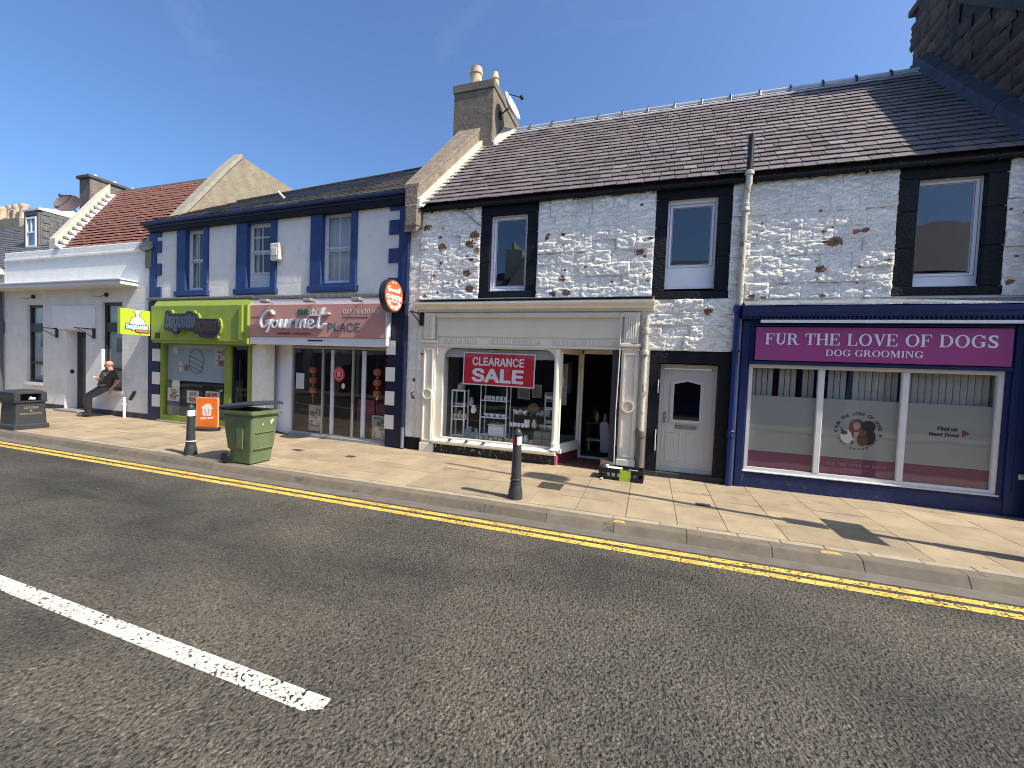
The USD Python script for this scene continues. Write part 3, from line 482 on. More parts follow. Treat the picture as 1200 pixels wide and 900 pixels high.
def dish(loc, label, mat, r, az, el, foot):
    t = thing('satellite_dish', label, 'satellite dish', loc); L = np.array(loc)
    n = 20; V = [(0, 0, 0)]; F = []
    for i in range(1, 7):
        q = r*i/6
        for j in range(n): V.append((q*math.cos(2*math.pi*j/n), q*math.sin(2*math.pi*j/n)*1.06, .32*q*q/r))
    V = np.array(V); V2 = V - [0, 0, .012]; N_ = len(V)
    for j in range(n): F.append((0, 1+j, 1+(j+1) % n))
    for i in range(5):
        for j in range(n): a, c = 1+i*n+j, 1+i*n+(j+1) % n; F += [(a, a+n, c), (c, a+n, c+n)]
    F = np.array(F); F = np.vstack([F, F[:, ::-1]+N_]); rim = [(1+5*n+j, 1+5*n+(j+1) % n) for j in range(n)]
    F = np.vstack([F, [(a, a+N_, c) for a, c in rim], [(c, a+N_, c+N_) for a, c in rim]])
    R_ = trimesh.transformations.rotation_matrix(math.radians(az), (0, 0, 1)) @ trimesh.transformations.rotation_matrix(math.radians(90-el), (0, 1, 0))
    fin = lambda b: b.xf(R_).move(*loc)
    fin(B().add(np.vstack([V, V2]), F)).build('reflector', mat, t, 50)
    fin(B().tube([(-r*.98, 0, .3*r), (-.35*r, 0, .9*r), (-.1*r, 0, 1.05*r)], .014, 6).box(-.05-.1*r, .05-.1*r, -.04, .04, r*1.0, r*1.0+.09, .01)).build('receiver_arm', black_metal, t)
    B().tube([L - .02*np.array(R_[:3, 2]), L - .14*np.array(R_[:3, 2]), np.array(foot)], .02, 8).box(foot[0]-.06, foot[0]+.06, foot[1]-.06, foot[1]+.06, foot[2]-.08, foot[2]+.08).build('bracket', black_metal, t)
    return t
dish((-4.06, 2.75, 9.2), 'white satellite dish on a black arm fixed to the brown chimney', M('dish_grey', (.5, .5, .49), .4, .1), (.37), -8, 22, (-4.34, 2.75, 9.02))
# ---------------------------------------------------------------- cream shopfront with the sale sign
cream = M('cream_shopfront_paint', (.76, .7, .56), .45, .07, 3, bump=.0015, bscale=60, col2=(.34, .3, .24), thr=.67, scale2=10, soft=.06)
cream_d = M('beige_fascia_panel', (.74, .67, .53), .5, .05, 2)
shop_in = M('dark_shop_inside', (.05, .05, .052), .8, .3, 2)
riser_m = M('flaking_black_riser', (.014, .014, .016), .5, .3, 8, bump=.006, bscale=40, col2=(.5, .48, .43), thr=.6, scale2=13, soft=.02)
maroon = M('maroon_paint', (.14, .025, .045), .55, .25, 7, bump=.003, bscale=40)
red_tile = M('red_brown_tile', (.1, .045, .035), .6, .2, 9)
sf = B().wall(sbox(-4.55, 2.61, -.53, 3.05), -.05, .02).build('shopfront', cream_d, H3)
b = B(); prof = [(.02, 3.15), (-.06, 3.15), (-.075, 3.19), (-.13, 3.2), (-.15, 3.25), (-.2, 3.275), (-.235, 3.3), (-.235, 3.34), (-.2, 3.355), (.02, 3.385)]
b.side(Polygon(prof), -5.02, .02); b.build('cornice', cream, sf)
B().box(-5.03, .03, -.245, .02, 3.386, 3.4).build('lead_flashing', lead, sf)
B().box(-4.56, -.5, -.11, .02, 3.035, 3.11, .006).box(-4.52, -.54, -.125, -.02, 3.03, 3.05).build('awning_box', cream, sf)
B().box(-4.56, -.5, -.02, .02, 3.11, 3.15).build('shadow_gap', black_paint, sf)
b = B().wall(sbox(-4.5, 2.43, -.48, 2.6), -.035, .02).box(-4.52, -.46, -.06, .02, 2.4, 2.432, .006).box(-4.52, -.46, -.05, .02, 2.598, 2.62, .005)
b.build('frieze', cream, sf)
b = B(); grp = [(-4.42, -3.5), (-3.3, -2.1), (-1.95, -.55)]
for xa, xb in grp:
    xs_ = [xa+.1, (xa+xb)/2, xb-.1]
    for cx_ in xs_:
        b.wall(_ring(cx_, 2.515, .05, .05, .014, .014), -.048, -.035).wall(ell(cx_, 2.515, .02, .02), -.05, -.035)
    for x in np.arange(xa+.19, xb-.18, .042):
        if abs(x-xs_[1]) > .085: b.box(x, x+.02, -.046, -.034, 2.455, 2.575, .004)
tag(b.build('fluting', cream, sf), kind='stuff')
def pilaster(x0, x1, name, z0=0.0):
    b = B(); b.box(x0, x1, -.08, .02, z0+.02, 2.52, .006)
    b.box(x0-.02, x1+.02, -.11, .02, z0, z0+.2, .01).box(x0-.03, x1+.03, -.12, .02, 2.46, 2.52, .01).box(x0-.015, x1+.015, -.1, .02, 2.39, 2.42, .008)
    b.frame(x0+.04, x1-.04, z0+.25, 2.33, .025, -.105, -.078)
    b.wall(_ring((x0+x1)/2, 1.31, .125, .125, .035, .035), -.125, -.078).box(x0+.02, x1-.02, -.1, -.06, 2.53, 3.12, .008)
    for i in range(5): b.box(x0+.06+i*(x1-x0-.12)/5, x0+.06+(i+.6)*(x1-x0-.12)/5, -.115, -.098, 2.6, 3.05, .004)
    return b.build(name, cream, sf)
pilaster(-4.88, -4.57, 'pilaster'); pilaster(-.52, -.2, 'pilaster', .08)
# window: rounded corners
op = rbox(-4.39, -1.85, .2, 2.36, .2).union(sbox(-4.39, .36, -1.85, 1.2)).intersection(sbox(-5, .36, 0, 3))
B().wall(sbox(-4.56, .33, -1.74, 2.41).difference(op), -.03, .06).tube([(-1.795, -.03, .36), (-1.795, -.03, 2.38)], .05, 12).build('window_frame', cream, sf)
B().lathe([(.1, 0), (.11, .02), (.07, .06), (.06, .12), (.075, .14), (.05, .2)], (-1.79, -.04, .3), 14).build('post_foot', cream, sf, 30)
B().side(Polygon([(.03, .2), (-.1, .2), (-.14, .24), (-.14, .28), (.03, .345)]), -4.57, -1.75).build('sill', cream, sf)
b = B()
for x in (-4.15, -3.75, -3.35): b.box(x, x+.07, -.15, -.09, .31, .345, .01)
tag(b.build('sill_blocks', iron, sf), kind='stuff')
B().box(-4.56, -1.77, -.05, .03, -.04, .2, .006).build('stall_riser', riser_m, sf)
B().box(-1.77, -1.72, -.055, .03, -.04, .2, .004).build('riser_edge', M('pink_worn_paint', (.4, .12, .18), .6, .3, 12), sf)
B().box(-4.41, -1.83, .02, .026, .34, 2.38).build('pane', glass, sf)
# splayed side window and recessed doorway
A0, A1 = np.array([-1.74, .03]), np.array([-1.45, .86])
def along(t, z, off=0):
    d = (A1-A0)/np.linalg.norm(A1-A0); n = np.array([d[1], -d[0]]); p = A0+(A1-A0)*t+n*off; return (p[0], p[1], z)
def splay(t0, t1, z0, z1, o0, o1): return [along(t0, z0, o0), along(t1, z0, o0), along(t1, z0, o1), along(t0, z0, o1), along(t0, z1, o0), along(t1, z1, o0), along(t1, z1, o1), along(t0, z1, o1)]
B().hexa(splay(0, 1, .33, .42, .04, -.03)).hexa(splay(0, 1, 2.3, 2.42, .03, -.03)).hexa(splay(.94, 1, .42, 2.3, .03, -.03)).hexa(splay(0, .06, .42, 2.3, .03, -.03)).hexa(splay(0, 1, .24, .33, .08, -.03)).build('side_window_frame', cream, sf)
B().hexa(splay(.05, .95, .4, 2.32, .004, -.002)).build('side_pane', glass, sf)
B().hexa(splay(0, 1, -.04, .24, .02, -.06)).build('side_riser', maroon, sf)
B().box(-1.46, -1.38, .84, .92, .03, 2.42, .006).box(-.76, -.7, .84, .92, .03, 2.42, .006).box(-1.46, -.7, .84, .92, 2.34, 2.42, .004).build('door_frame', cream, sf)
B().box(-1.4, -.74, .85, .91, .03, .07).build('threshold', white_old, sf)
b = B()
for i in range(7):
    for j in range(6): b.box(-1.74+i*.175, -1.575+i*.175, .04+j*.145, .178+j*.145, -.02, .03)
b.build('tiled_floor', red_tile, sf)
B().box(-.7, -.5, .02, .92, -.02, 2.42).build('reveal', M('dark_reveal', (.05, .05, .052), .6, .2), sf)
B().box(-1.78, -.5, .0, .92, 2.42, 2.6).build('soffit', cream_d, sf)
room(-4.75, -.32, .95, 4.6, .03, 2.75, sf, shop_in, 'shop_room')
b = B(); b.quad((-4.46, .06, .3), (-1.76, .06, .3), (-1.46, .93, .3), (-4.46, .93, .3)).box(-4.46, -1.4, .92, .95, .3, .5)
b.quad((-4.46, .06, 2.4), (-4.46, .95, 2.4), (-1.46, .95, 2.4), (-1.76, .06, 2.4)).quad((-4.455, .06, .3), (-4.455, .95, .3), (-4.455, .95, 2.4), (-4.455, .06, 2.4))
b.build('window_bed', M('window_bed_board', (.14, .13, .12), .7, .2), sf)
B().box(-4.4, -1.85, .1, .16, 2.16, 2.34).build('blind_roll', M('grey_blind', (.42, .43, .44), .7, .05), sf)
# white wires and old waste pipe beside the right pilaster
stone_pipe = M('flaking_cream_pipe', (.5, .46, .36), .6, .2, 6, col2=(.2, .14, .09), thr=.57, scale2=12, stretch=(1, 1, .5), bump=.004, bscale=30)
B().tube([(-.1, -.08, .86), (-.1, -.08, 2.95), (-.06, .02, 3.08)], .055, 10).lathe([(.06, 0), (.075, .02), (.075, .1), (.06, .12)], (-.1, -.08, 2.7), 12).lathe([(.06, 0), (.075, .02), (.075, .08), (.06, .1)], (-.1, -.08, 2.3), 12).build('waste_pipe', stone_pipe, H3, 40)
B().tube([(-.1, -.08, 0), (-.1, -.08, .78)], .06, 10).lathe([(.065, 0), (.09, .03), (.09, .12), (.07, .15)], (-.1, -.08, .72), 12).build('pipe_foot', M('bare_iron_pipe', (.13, .11, .085), .6, .3, 10, col2=(.4, .37, .3), thr=.6), H3, 40)
B().tube([(-.57, -.1, .1), (-.58, -.1, 1.2), (-.56, -.1, 2.3), (-.57, -.12, 3.1)], .012, 6).build('cable', white_old, sf)
B().tube([(-4.5, -.1, 2.2), (-4.52, -.1, 3.1)], .01, 6).build('cable', white_old, sf)
B().tube([(-5.07, -.02, .3), (-5.07, -.02, 3.2)], .022, 8).build('conduit', white_old, H3)
# the sale sign, hung behind the glass
ss = thing('sale_sign', 'red and white CLEARANCE SALE sign hung in the shop window', 'sign', (-3.11, .09, 1.55))
sale_red = M('sale_red', (.62, .02, .04), .4, .04, 2); sale_white = M('sale_white', (.86, .86, .86), .4, .02)
tilt = lambda b: b.rot(.6, (0, 1, 0), (-3.11, .09, 1.9))
tilt(B().box(-3.94, -2.285, .07, .078, 1.555, 2.275)).build('board', sale_white, ss)
tilt(B().box(-3.915, -2.31, .066, .069, 1.58, 2.25)).build('red_face', sale_red, ss)
tilt(B().wall(fit(glyphs('CLEARANCE', 3), -3.72, -2.53, 1.985, 2.17), .062, .0655).wall(fit(glyphs('SALE', 4), -3.72, -2.53, 1.625, 1.93), .062, .0655)).build('lettering', sale_white, ss)
B().tube([(-3.8, .074, 2.27), (-3.8, .074, 2.4)], .004, 5).tube([(-2.43, .074, 2.27), (-2.43, .074, 2.4)], .004, 5).build('hanger', black_metal, ss)
solo('door_notice', B().box(-1.775, -1.7, .1, .104, 1.6, 1.82, 0).rot(20, at=(-1.74, .1, 0)).move(.03, .03, 0), M('yellow_notice', (.55, .42, .1), .5, .2, 20), 'small yellow notice stuck on the corner post of the sale window', 'notice')
# shelves and crockery in the window
ware = M('white_crockery', (.85, .85, .82), .25, .06); ware_b = M('beige_crockery', (.6, .52, .4), .4, .1); ware_g = M('grey_pottery', (.34, .35, .36), .35, .2, 9); wood_m = M('brown_wood', (.16, .09, .045), .5, .25, 6, stretch=(1, 8, 8)); shelf_w = M('white_shelf_metal', (.85, .85, .84), .4, .04)
def shelf_unit(label, x0, x1, y0, y1, z0, z1, levels, w=.022):
    t = thing('shelf_unit', label, 'shelving', ((x0+x1)/2, (y0+y1)/2, z0))
    for x in (x0, x1-w):
        for y in (y0, y1-w): B().box(x, x+w, y, y+w, z0, z1, .003).build('post', shelf_w, t)
    for z in levels: B().box(x0+w, x1-w, y0, y1, z, z+.02, .003).build('shelf', shelf_w, t)
    B().box(x0+w, x1-w, y0+.002, y0+w-.002, z1-w, z1).build('top_rail', shelf_w, t)
    return t
shelf_unit('white narrow shelf unit at the left end of the sale window', -4.32, -3.98, .3, .55, .3, 1.42, (.34, .72, 1.02, 1.38), .03)
shelf_unit('tall white wire shelf unit standing below the sale sign', -3.6, -2.96, .3, .6, .3, 1.62, (.42, .82, 1.2))
def lathe_thing(name, label, cat, prof, loc, mat, handle=None, group=None, n=16):
    t = thing(name, label, cat, loc, group); b = B().lathe(prof, loc, n); b.build('body', mat, t, 40)
    if handle:
        r, z, h = handle; a = np.linspace(-1.4, 1.4, 7); B().tube([(loc[0]+r+.6*h*math.cos(q), loc[1], loc[2]+z+h*math.sin(q)*.8) for q in a], .006, 6).build('handle', mat, t)
    return t
MUG = [(.03, 0), (.036, .005), (.038, .09), (.034, .09), (.032, .012), (.0, .012)]; BOWL = [(.03, 0), (.035, .01), (.075, .06), (.08, .065), (.072, .06), (.03, .018), (0, .016)]
JUG = [(.04, 0), (.055, .03), (.06, .08), (.04, .14), (.045, .18), (.04, .18), (.035, .14), (0, .13)]; VASE = [(.03, 0), (.05, .04), (.055, .1), (.03, .17), (.04, .2), (.033, .2), (.0, .17)]
mug0 = lathe_thing('mug', 'white mug in the row on the upper shelf below the sale sign', 'mug', MUG, (-3.5, .38, 1.222), ware, (.036, .045, .03), 'mugs on the upper shelf')
for i in range(1, 6): copy_of(mug0, (-3.5+i*.095, .38+.01*(i % 2), 1.222), 'white mug in the row on the upper shelf below the sale sign', 20*i)
bowl0 = lathe_thing('bowl', 'pale bowl on the middle shelf below the sale sign', 'bowl', BOWL, (-3.48, .42, .842), ware, None, 'bowls on the middle shelf')
for i in range(1, 4): copy_of(bowl0, (-3.48+i*.14, .4, .842), 'pale bowl on the middle shelf below the sale sign')
for i in range(4): copy_of(mug0, (-3.48+i*.11, .5, 1.222), 'white mug in the back row on the upper shelf below the sale sign', 35*i, 'mugs in the back row')
for i in range(3): copy_of(bowl0, (-4.22+i*.08, .42, 1.042), 'white bowl crowded on the narrow shelf unit', 0, 'bowls on the narrow shelf unit')
for i in range(4): copy_of(mug0, (-2.86+i*.09, .36, .667), 'white mug on the lower glass shelf right of the wire shelf unit', 15*i, 'mugs on the lower glass shelf')
for i in range(3): copy_of(bowl0, (-2.2+i*.09, .5, .667), 'pale bowl on the lower glass shelf by the corner post', 0, 'bowls on the lower glass shelf')
_r = random.Random(3)
pot0 = lathe_thing('small_pot', 'small beige pot among the goods on the floor of the sale window', 'pot', [(.03, 0), (.045, .03), (.045, .08), (.035, .1), (.04, .11), (.033, .11), (0, .09)], (-3.62, .22, .302), ware_b, None, 'small pots on the window floor')
for i in range(11): copy_of(pot0, (-3.5+i*.115+_r.uniform(-.02, .02), .2+_r.uniform(-.03, .06), .302), 'small beige pot among the goods on the floor of the sale window')
for i in range(7): copy_of(mug0, (-2.84+i*.13, .52, .947), 'white mug at the back of the upper glass shelf', 25*i, 'mugs at the back of the upper glass shelf')
frame_m = M('picture_board', (.3, .27, .22), .6, .4, 18)
for i, (x, z, w, h, nm) in enumerate([(-2.9, 1.25, .3, .28, 'left'), (-2.55, 1.3, .22, .3, 'middle'), (-2.25, 1.22, .3, .22, 'right')]):
    t = thing('hanging_picture', f'framed picture hanging dim at the back of the sale window, {nm} of three', 'picture', (x, .9, z)); B().frame(x, x+w, z, z+h, .025, .88, .9).build('frame', ware_b, t); B().box(x+.025, x+w-.025, .892, .9, z+.025, z+h-.025).build('picture', frame_m, t)
for i in range(6): copy_of(pot0, (-4.26+i*.05, .4+.06*(i % 2), .742), 'small beige pot on the narrow shelf unit', 0, 'small pots on the narrow shelf unit')
jug0 = lathe_thing('jug', 'white jug standing left of the tall wire shelf unit', 'jug', JUG, (-3.78, .35, .9), ware, (.055, .09, .05))
lathe_thing('jug', 'grey jug on the narrow shelf unit', 'jug', JUG, (-4.15, .42, .74), ware_g, (.055, .09, .05))
lathe_thing('bowl', 'grey bowl on the narrow shelf unit above the jug', 'bowl', BOWL, (-4.15, .4, 1.04), ware_g)
lathe_thing('jug', 'squat cream pot on top of the narrow shelf unit', 'pot', [(.06, 0), (.09, .04), (.09, .12), (.05, .17), (.02, .18), (.02, .2), (0, .2)], (-4.13, .42, 1.402), ware_b)
for i, (x, y, z, pr, mt, lb) in enumerate([(-2.75, .4, .95, BOWL, ware, 'white bowl on the glass shelf right of the wire shelf unit, nearest it'), (-2.58, .42, .95, BOWL, ware, 'white bowl on the glass shelf, beside the oval wooden plate'), (-2.5, .38, .67, [(.05, 0), (.06, .01), (.065, .08), (.06, .085), (.065, .09), (.07, .17), (.06, .17), (0, .12)], ware, 'two stacked white cups under the glass shelf'),
    (-2.34, .4, .67, JUG, ware_b, 'beige jug beside the two stacked white cups'), (-2.66, .34, .32, VASE, ware_b, 'round beige vase low in the sale window behind the black bollard'), (-2.5, .32, .32, JUG, ware, 'white jug low in the sale window right of the round vase'), (-2.36, .28, .32, MUG, ware, 'lone white mug on the floor of the sale window'), (-2.2, .4, .95, BOWL, ware_g, 'grey bowl on the glass shelf near the corner post'), (-2.06, .42, .95, [(.05, 0), (.06, .03), (.06, .1), (.05, .12), (.01, .13), (0, .15)], ware_g, 'grey lidded pot on the glass shelf near the corner post'), (-3.84, .36, 1.06, VASE, ware_g, 'dark vase above the white jug'), (-3.72, .4, .34, VASE, ware_b, 'beige vase beside the blue glassware')]):
    lathe_thing('vessel', lb, 'crockery', pr, (x, y, z), mt)
t = thing('glass_shelf', 'glass shelf on thin legs at the right of the sale window', 'shelving', (-2.4, .4, .3))
B().box(-2.9, -1.95, .3, .6, .93, .945).build('upper_shelf', GLASS('shelf_glass', (.8, .9, .87)), t); B().box(-2.9, -1.95, .3, .6, .65, .665).build('lower_shelf', GLASS('shelf_glass_low', (.8, .9, .87)), t)
for x in (-2.88, -1.97): B().tube([(x, .58, .3), (x, .58, .95)], .01, 6).build('leg', shelf_w, t)
solo('wooden_plate', B().lathe([(.0, 0), (.12, .01), (.13, .03), (.11, .02), (0, .014)], (0, 0, 0), 18).rot(75, (1, 0, 0)).move(-2.4, .5, 1.07), wood_m, 'oval brown wooden plate leaning on the glass shelf', 'plate', smooth=40)
t = thing('storage_box', 'white storage box with a lid on the bottom of the wire shelf unit', 'box', (-3.24, .42, .44)); B().box(-3.4, -3.02, .33, .56, .442, .64, .015).build('body', shelf_w, t); B().box(-3.41, -3.01, .32, .57, .642, .68, .012).build('lid', white_old, t)
t = thing('picture_crate', 'small wooden crate with pale picture panels low in the sale window', 'crate', (-2.1, .3, .32)); B().box(-2.33, -1.93, .3, .5, .305, .62, .004).build('body', M('pale_crate_wood', (.22, .2, .15), .7, .2, 8), t)
for i in range(2):
    for j in range(2): B().box(-2.31+i*.19, -2.15+i*.19, .285, .299, .32+j*.15, .45+j*.15, .003).build('panel', M(f'crate_panel_{"ab"[i]}{"cd"[j]}', (.36-.06*j, .33-.05*i, .25), .6, .3, 25), t)
for i, (x, z, h) in enumerate([(-3.9, .3, .22), (-3.82, .3, .3), (-3.74, .3, .18)]):
    solo('glass_vase', B().box(x-.035, x+.035, .24, .31, z+.005, z+h, .008), M(f'blue_glass_{"abc"[i]}', (.2, .32, .42), .15, .2), ('short', 'tall', 'squat')[i] + ' pale blue glass block beside the wire shelf unit', 'vase')
t = thing('white_chair_back', 'white ladder shaped chair back standing behind the corner post', 'chair', (-2.1, .7, .3))
for x in (-2.2, -2.02): B().box(x, x+.03, .7, .73, .31, 1.4, .005).build('upright', shelf_w, t)
for z in (.75, 1.05, 1.3): B().box(-2.17, -2.02, .705, .725, z, z+.07, .005).build('rail', shelf_w, t)
# goods hanging in the side window and inside the doorway
for i, (tt, z0, z1, w, mt, lb) in enumerate([(.25, 1.5, 2.2, .12, ware_g, 'grey scarf hanging at the outer edge of the side window'), (.55, 1.2, 2.1, .14, M('cream_cloth', (.4, .38, .33), .9, .2, 12), 'cream patterned cloth hanging in the middle of the side window'), (.8, 1.45, 2.15, .1, M('brown_cloth', (.13, .1, .09), .9, .2, 12), 'brown scarf hanging deepest in the side window')]):
    p = np.array(along(tt, 0, -.18)); b = B(); n = 9
    for k in range(n-1):
        xa, xb = p[0]-w/2+w*k/(n-1), p[0]-w/2+w*(k+1)/(n-1); ya, yb = p[1]+.02*math.sin(k*1.9), p[1]+.02*math.sin((k+1)*1.9)
        b.hexa([(xa, ya, z0), (xb, yb, z0), (xb, yb+.01, z0), (xa, ya+.01, z0), (xa, ya, z1), (xb, yb, z1), (xb, yb+.01, z1), (xa, ya+.01, z1)])
    solo('hanging_cloth', b, mt, lb, 'cloth')
t = thing('shop_counter', 'low dark table with goods inside the open shop doorway', 'table', (-1.1, 2.6, .03))
B().box(-1.5, -.7, 2.3, 2.9, .62, .66, .005).build('tabletop', wood_m, t)
for x in (-1.47, -.76):
    for y in (2.33, 2.84): B().box(x, x+.05, y, y+.05, .035, .62).build('leg', wood_m, t)
t = thing('stool', 'small pale wooden stool inside the open shop doorway', 'stool', (-1.15, 1.7, .03)); B().box(-1.36, -.96, 1.6, 1.85, .3, .34, .005).build('seat', ware_b, t)
for x in (-1.32, -1.03):
    for y in (1.63, 1.8): B().box(x, x+.03, y, y+.03, .032, .3).build('leg', ware_b, t)
for i, (x, y, z, h, mt, lb) in enumerate([(-1.22, 2.5, .665, .26, ware, 'white bottle vase on the dark table inside the doorway'), (-1.02, 2.5, .665, .22, ware, 'shorter white vase on the dark table inside the doorway'), (-.88, 2.55, .665, .34, ware_g, 'grey vase on the dark table inside the doorway'), (-1.3, 2.55, .665, .4, wood_m, 'brown wooden figure on the dark table inside the doorway')]):
    lathe_thing('vase', lb, 'vase', [(.03, 0), (.05, .1*h/.3), (.045, .2*h/.3), (.02, .27*h/.3), (.025, h), (0, h)], (x, y, z), mt)
solo('white_board', B().wall(rbox(-.98, -.78, .1, .82, .09), 1.3, 1.32).rot(-4, (0, 1, 0), (-.88, 1.3, .1)), M('white_plank', (.5, .53, .58), .5, .05), 'narrow white rounded board leaning inside the open shop doorway', 'board')
solo('wall_switch', B().box(-.86, -.76, 2.95, 2.99, 1.68, 1.8, .006).box(-.83, -.79, 2.94, 2.95, 1.72, 1.76, .003), ware_g, 'pale switch box inside the dark shop', 'switch')
b = B()
V = []
zz = np.linspace(.06, .95, 9)
for z in zz:
    a = np.arange(12)*2*np.pi/12; r = .13*(1-.45*(z/.95)) + .012*np.sin(a*5+z*9)
    V.append(np.stack([-.62+.07*z+r*np.cos(a)*.75, .3+r*np.sin(a), np.full(12, z)], 1))
F = [(i*12+j, i*12+(j+1) % 12, (i+1)*12+(j+1) % 12, (i+1)*12+j) for i in range(8) for j in range(12)]
solo('wrapped_parcel', b.add(np.vstack(V), F).add(np.vstack([V[-1].mean(0), V[-1]]), [(0, 1+j, 1+(j+1) % 12) for j in range(12)]), M('clear_plastic_wrap', (.32, .34, .38), .2, .3, 9), 'tall goods wrapped in grey plastic leaning in the doorway by the right pilaster', 'parcel', smooth=60)
# ---------------------------------------------------------------- black margin and white door
B().wall(sbox(.0, .1, 1.47, 2.405).difference(sbox(.205, .0, 1.2, 2.15)), -.03, .14).build('door_margin', black_paint, H3)
B().box(.0, 1.47, -.035, .3, -.05, .098, .01).build('door_step', M('dark_worn_step', (.035, .034, .034), .7, .4, 7, bump=.005, bscale=30), H3)
upvc_old = M('weathered_upvc', (.52, .5, .455), .35, .06, 3)
dr = B().box(.275, 1.135, .125, .17, .16, 2.06, .006).build('door', upvc_old, H3)
B().frame(.207, 1.198, .1, 2.148, .065, .1, .185).frame(.262, 1.143, .15, 2.09, .012, .112, .126).build('door_frame', upvc_old, dr)
gw = sbox(.47, 1.1, .93, 1.78).union(Polygon([(.47, 1.78), (.93, 1.78), (.7, 1.835)]).buffer(.0)); gw2 = gw.buffer(.06, join_style='mitre')
B().wall(gw2.difference(gw), .108, .127).build('window_moulding', upvc_old, dr)
B().wall(gw, .118, .1245).build('pane', GLASS('door_glass', (.3, .3, .3), .06, .04), dr); B().wall(gw.buffer(-.002), .1246, .1248).build('dark_backing', shop_in, dr)
B().frame(.36, .62, .3, .87, .012, .116, .127).frame(.74, 1.02, .3, .87, .012, .116, .127).frame(.3, 1.1, .2, .26, .008, .118, .127).build('panel_moulding', M('shadowed_upvc_bead', (.6, .61, .62), .35, .04), dr)
B().box(.52, .9, .108, .126, .93, 1.0, .006).build('letterbox', M('satin_grey_metal', (.3, .3, .3), .35, .1, metal=.8), dr)
B().box(.3, .345, .108, .126, 1.02, 1.24, .006).tube([(.322, .1, 1.17), (.322, .07, 1.17), (.42, .065, 1.17)], .011, 8).lathe([(.014, 0), (.014, .006)], (.322, .108, 1.06), 10).build('handle', M('satin_metal', (.45, .42, .38), .3, .1, metal=.9), dr)
B().tube([(.17, -.045, .5), (.17, -.045, .9)], .012, 6).tube([(.175, -.045, 1.6), (.175, -.045, 1.85)], .012, 6).build('white_strip', white_old, H3)
B().box(.13, 1.2, -.03, .12, 2.155, 2.17).build('door_drip', black_paint, dr)
# blue downpipe with cream upper length and black vent
b = B().tube([(1.465, -.09, 3.21), (1.46, -.09, 4.88)], .05, 12).lathe([(.05, 0), (.075, .02), (.075, .07), (.058, .09), (.07, .11), (.07, .14), (.05, .16)], (1.46, -.09, 4.86), 14)
b.tube([(1.46, -.09, 5.0), (1.47, -.1, 5.2), (1.49, -.13, 5.35), (1.49, -.13, 5.5)], .055, 12).lathe([(.055, 0), (.075, .01), (.075, .06), (.055, .08)], (1.49, -.13, 5.48), 14)
dp = b.build('downpipe', stone_pipe, H3, 40)
B().tube([(1.49, -.13, 5.56), (1.49, -.13, 6.18)], .052, 12).build('vent_pipe', black_metal, dp, 40)
B().tube([(1.44, -.09, .0), (1.44, -.09, 3.2)], .05, 14).lathe([(.05, 0), (.068, .01), (.068, .05), (.055, .06), (.068, .08), (.068, .12), (.05, .14)], (1.44, -.09, .86), 14).lathe([(.05, 0), (.068, .01), (.068, .12), (.05, .14)], (1.44, -.09, 3.1), 14).box(1.37, 1.51, -.12, .0, 2.4, 2.44, .006).build('lower_pipe', M('gloss_blue_pipe', (.008, .025, .11), .3, .1, 5), dp, 40)

# ---------------------------------------------------------------- the dog grooming shopfront
dg = B().wall(sbox(1.53, -.05, 6.5, 3.0).difference(sbox(1.68, .29, 5.15, 2.215)), -.04, .05).build('grooming_shopfront', navy_shop, H3)
b = B().side(Polygon([(.02, 2.985), (-.14, 2.985), (-.15, 3.02), (-.19, 3.03), (-.21, 3.09), (-.25, 3.12), (-.26, 3.19), (.02, 3.2)]), 1.5, 6.6)
for i in range(84): b.box(1.56+i*.06, 1.594+i*.06, -.185, -.14, 2.99, 3.025)
b.build('cornice', navy_shop, dg)
b = B(); xs_ = [1.52, 2.35, 3.15, 3.72, 4.3, 4.9, 5.5, 6.5]
for i, (xa, xb) in enumerate(zip(xs_[:-1], xs_[1:])): B().hexa([(xa, -.275+.006*(i % 2), 3.203), (xb-.004, -.275, 3.203), (xb-.004, .0, 3.25), (xa, .0, 3.25), (xa, -.27, 3.222), (xb-.004, -.27, 3.222), (xb-.004, -.015, 3.335), (xa, -.02, 3.33)]).build('lead_flashing', lead, dg)
B().box(1.79, 6.0, -.2, -.16, 2.915, 2.965, .004).build('light_strip', M('white_trunking', (.8, .8, .8), .4, .02), dg)
B().box(1.54, 1.66, -.075, .0, -.03, 2.97, .008).build('pilaster', navy_shop, dg)
B().box(5.22, 5.75, -.075, .0, -.03, 2.97, .008).frame(5.3, 5.66, .4, 2.7, .02, -.085, -.07).build('pilaster', navy_shop, dg)
B().box(1.66, 5.2, -.1, .0, 2.2, 2.262, .005).box(1.66, 5.2, -.09, .0, 2.86, 2.9, .005).build('rail', navy_shop, dg)
B().box(1.56, 5.6, -.055, .0, -.05, .24, .01).build('stall_riser', M('scuffed_navy_riser', (.012, .022, .085), .5, .3, 6, bump=.006, bscale=24, col2=(.1, .1, .09), thr=.62, scale2=5, soft=.05), dg)
cream_u = M('aged_white_frame', (.66, .65, .61), .4, .06, 4, col2=(.4, .37, .31), thr=.68, scale2=12)
b = B().frame(1.69, 5.135, .305, 2.2, .055, -.03, .05, .06, .06).box(1.66, 5.17, -.07, .02, .28, .304, .006)
wf = b.build('window', cream_u, dg)
for xa, xb in ((2.745, 2.835), (3.9, 3.99)): B().box(xa, xb, -.035, .045, .366, 2.139, .008).build('mullion', cream_u, wf)
for xa, xb in ((1.745, 2.745), (2.835, 3.9), (3.99, 5.08)): B().box(xa-.003, xb+.003, .004, .01, .362, 2.143).build('pane', glass, wf)
